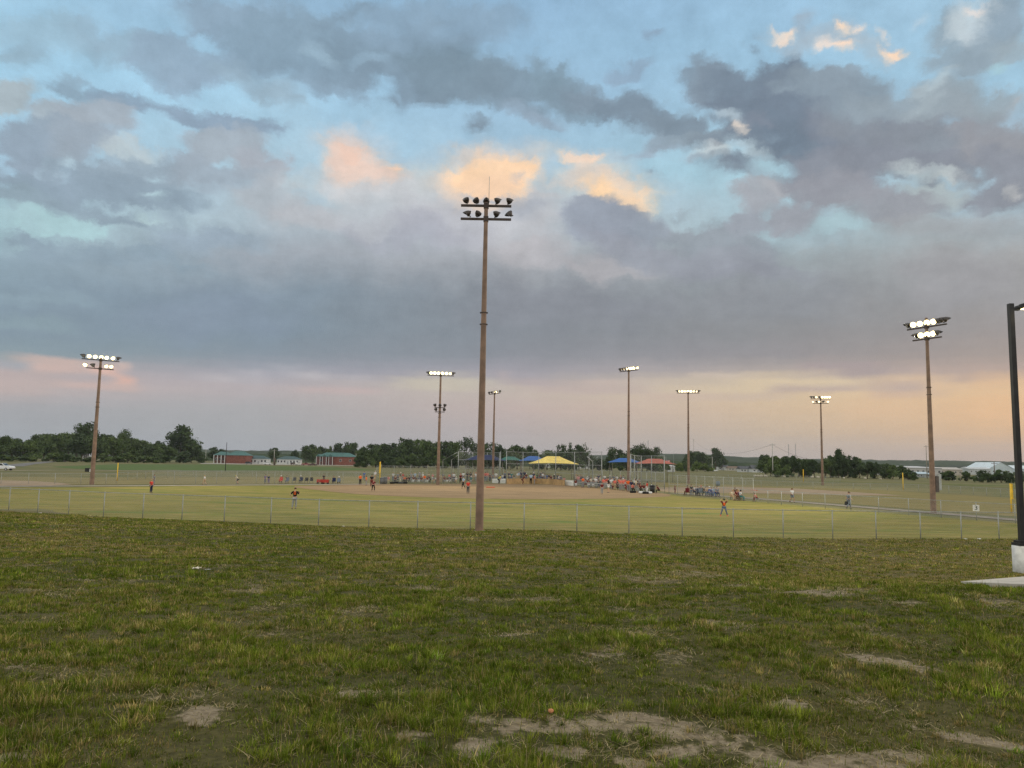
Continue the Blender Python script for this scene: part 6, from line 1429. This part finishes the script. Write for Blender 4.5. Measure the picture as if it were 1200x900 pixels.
for i, x in enumerate([858.8,863.6,865.4,867.6]): folding_chair(x, 586.4 + i*.1, ['tan','maroon','pink','navy'][i], f'{["tan","maroon","pink","navy"][i]} folding chair, {ORD(i+1)} from left in the small right group', [FRONT,FRONT,LEFT,RIGHT][i], 'folding chairs of the small right group')
def bench(label, a, b):
    a, b = Vector(a), Vector(b); d = b - a; t = thing('team_bench', label, 'bench', (a+b)/2, math.atan2(d.y, d.x)); L = d.length
    MB().box((0,0,.46),(L,.28,.05)).build('seat', GALV, t); MB().box((0,.22,.80),(L,.04,.20)).build('backrest', GALV, t)
    n = max(2, round(L / 2.4))
    for i in range(n):
        x = -L/2 + .3 + (L-.6)*i/(n-1); MB().box((x,0,.22),(.06,.26,.44)).box((x,.2,.45),(.05,.05,.6)).build('leg', GALV, t)
bench('long metal team bench under the left players', flatg(462,565.8), flatg(503,565.8)); bench('metal bench under the people left of nearest pole', flatg(507,565.8), flatg(536,565.8))
bench('long metal team bench under the right players', flatg(673,570.2), flatg(760,577.2))
def bleacher(label, px0, px1, base):
    a, b = flatg(px0, base), flatg(px1, base); L = (b-a).length; t = thing('bleacher', label, 'bleacher', (a+b)/2, math.atan2(b.y-a.y, b.x-a.x))
    for k in range(3):
        MB().box((0, .6*k+.8, .42+.3*k),(L,.28,.05)).build('seat_plank', GALV, t); MB().box((0, .6*k+.4, .14+.3*k),(L,.3,.04)).build('foot_plank', GALV, t)
    for i in range(4):
        x = -L/2+.2+(L-.4)*i/3; MB().tube([(x,.3,0),(x,.3,.15),(x,2.2,1.0),(x,2.2,0)], .03, 6).build('frame', GALV, t)
bleacher('small metal bleacher behind the left half of the wooden wall', 594, 619, 561.6); bleacher('small metal bleacher behind the right half of the wooden wall', 628, 662, 562.6)
def wagon(label, px, base):
    t = thing('folding_wagon', label, 'wagon', flatg(px, base)); m = mat('wagon_red', (.45,.05,.035), .7, .08, 5)
    MB().box((0,0,.48),(.95,.5,.48), top=1.06).build('tub', m, t)
    for sx in (-.36,.36):
        for sy in (-.27,.27): MB().tube([(sx,sy-.03,.12),(sx,sy+.03,.12)], .12, 12).build('wheel', TYRE, t)
    MB().tube([(.48,0,.35),(.75,0,.75),(.78,0,.95)], .016, 6).build('handle', BLACKM, t)
wagon('left one of two red folding wagons by the sideline', 374.8, 566.9); wagon('right one of two red folding wagons by the sideline', 381.6, 567.1)
def bin_(label, px, base, col, h=1.05, r=.34):
    t = thing('waste_bin', label, 'bin', flatg(px, base)); MB().tube([(0,0,0),(0,0,h*.82)], [r*.86, r], 18).build('drum', col, t, True)
    MB().tube([(0,0,h*.82),(0,0,h*.87),(0,0,h)], [r*1.06, r*1.06, r*.35], 18).build('lid', col, t, True)
DG = mat('bin_grey', (.12,.125,.13), .6, .08, 4)
bin_('left one of two grey bins by the yellow foul pole', 447.6, 567.2, DG, 1.15, .40); bin_('right one of two grey bins by the yellow foul pole', 451.0, 567.2, DG, 1.25, .40)
bin_('black bin right of the right team bench', 764.4, 577.6, BLACKM, 1.2, .40); bin_('blue grey bin on the far right path behind the seated group', 841.4, 569.4, mat('bin_blue', (.16,.20,.23), .6, .08, 4), 1.0, .45)
def kit_bag(label, px, base, col, L=.9, rz=0):
    t = thing('kit_bag', label, 'bag', flatg(px, base), rz); MB().tube([(-L/2,0,.16),(-L*.42,0,.17),(L*.42,0,.17),(L/2,0,.16)], [.08,.17,.17,.08], 10).build('bag_body', cloth(col), t, True)
    MB().tube([(-.2,0,.33),(-.1,0,.42),(.1,0,.42),(.2,0,.33)], .015, 6).build('handle', cloth('darkgrey'), t)
for a in [('black kit bag lying at the left end of the left bench', 459.8, 567.0, 'black'), ('black kit bag second from the left under the left bench', 464.2, 566.6, 'black'), ('dark grey kit bag under the middle of the left bench', 469.6, 566.8, 'darkgrey'), ('black kit bag under the orange player on the left bench', 474.6, 566.8, 'black'),
          ('black kit bag in front of the right end of right bench', 741.8, 577.8, 'black'), ('white kit bag at the foot of the man in red', 752.4, 578.6, 'white'), ('black kit bag between the white bag and the black bin', 756.6, 578.9, 'black'), ('white kit bag just left of the black bin', 760.4, 578.8, 'white')]: kit_bag(*a)
mt = thing('base_mat', 'flat red mat on the dirt infield right of the nearest pole', 'mat', flatg(574.8, 571.6)); MB().box((0,0,.09),(1.35,.9,.10)).build('pad', mat('mat_red', (.55,.09,.04), .7, .06, 4), mt); MB().box((0,0,.145),(1.2,.75,.012)).build('top_panel', mat('mat_red_light', (.60,.13,.06), .7, .06, 4), mt)
mt = thing('base_mat', 'flat red mat on the far right dirt behind the child in pink', 'mat', flatg(883.6, 575.0)); MB().box((0,0,.09),(.95,.8,.10)).build('pad', mat('mat_red', (.55,.09,.04)), mt); MB().box((0,0,.145),(.8,.65,.012)).build('top_panel', mat('mat_red_light', (.60,.13,.06)), mt)

# pale boulders along the right thicket
def rock(px, base, w, label):
    p = flatg(px, base); g = np.random.default_rng(int(px)); s = w * p.y / FPX
    mb = MB().ball((0,0,s*.22), (s*.5, s*.4, s*.34), nu=9, nv=6); mb.v = [tuple(c * (1 + g.normal()*.07) for c in v) for v in mb.v]
    o = mb.build('boulder', mat('pale_stone', (.46,.42,.34), .9, .15, .8)); o.location = p; tag(o, label, 'boulder', 'pale boulders along the right thicket')
bx = [884.6,888.2,892.0,897.2,919,952,958.5,989,1014,1032,1067]
for i, x in enumerate(bx): rock(x, 558.0 + (x-884)*.022 + .5, rnd.uniform(2.6,4.4), f'pale boulder, {ORD(i+1)} from the left along the foot of the right thicket')

# litter in the grass
def scrap(px, py, w, h, col, label, cat='litter', name='paper_scrap', seed=1):
    p = ground(px, py); s = w * p.y / FPX; g = np.random.default_rng(seed); n = 7
    vs = [(s*(i/(n-1)-.5), s*.6*(j/3-.5), .03 + s*h*(.3+.7*g.random())) for i in range(n) for j in range(4)]
    fs = [(i*4+j, (i+1)*4+j, (i+1)*4+j+1, i*4+j+1) for i in range(n-1) for j in range(3)]
    me = MB().add(vs, fs).mesh(name); o = obj(name, me, mat('scrap_' + name + '_' + str(int(col[0]*99)), col, .8, .05, 8)); o.location = p; tag(o, label, cat)
    md = o.modifiers.new('s', 'SOLIDIFY'); md.thickness = .006
scrap(230.4, 669.2, 9, .34, (.62,.58,.47), 'crumpled cream paper lying in the grass at left', seed=3)
scrap(243.6, 670.4, 6, .30, (.27,.28,.25), 'grey crumpled scrap just right of the cream paper', seed=5)
scrap(47, 602.2, 3, .4, (.7,.7,.68), 'tiny white scrap at the foot of the outfield fence, left end', seed=6)
scrap(402.5, 618.4, 2, .9, (.7,.7,.68), 'tiny white scrap at the foot of the fence left of centre', seed=7)
scrap(1131.5, 633.0, 3.4, .4, (.7,.7,.68), 'small white scrap beside a fence post near the lamp, left one', seed=8)
scrap(1147.5, 633.0, 3.4, .4, (.7,.7,.68), 'small white scrap at the fence near the lamp, right one', seed=9)
p = ground(645.5, 836); o = MB().ball((0,0,.016), (.020,.017,.014), nu=9, nv=6).build('orange_stone', mat('orange_stone', (.50,.22,.10), .8, .15, 20)); o.location = p; tag(o, 'small orange stone on the bare soil in the foreground', 'stone')

# ------------------------------------------------------------------ evening air
hz_o = MB().box((0, 0, 60), (6900, 6900, 126)).build('haze'); stuff(hz_o)
m = bpy.data.materials.new('evening_haze'); m.use_nodes = True; m.node_tree.nodes.clear(); N = NT(m.node_tree)
pv = N.n('ShaderNodeVolumePrincipled'); pv.inputs['Color'].default_value = (.80,.86,.94,1); pv.inputs['Density'].default_value = .00007; pv.inputs['Anisotropy'].default_value = .2
N.lk(pv.outputs[0], N.n('ShaderNodeOutputMaterial').inputs['Volume']); hz_o.data.materials.append(m)
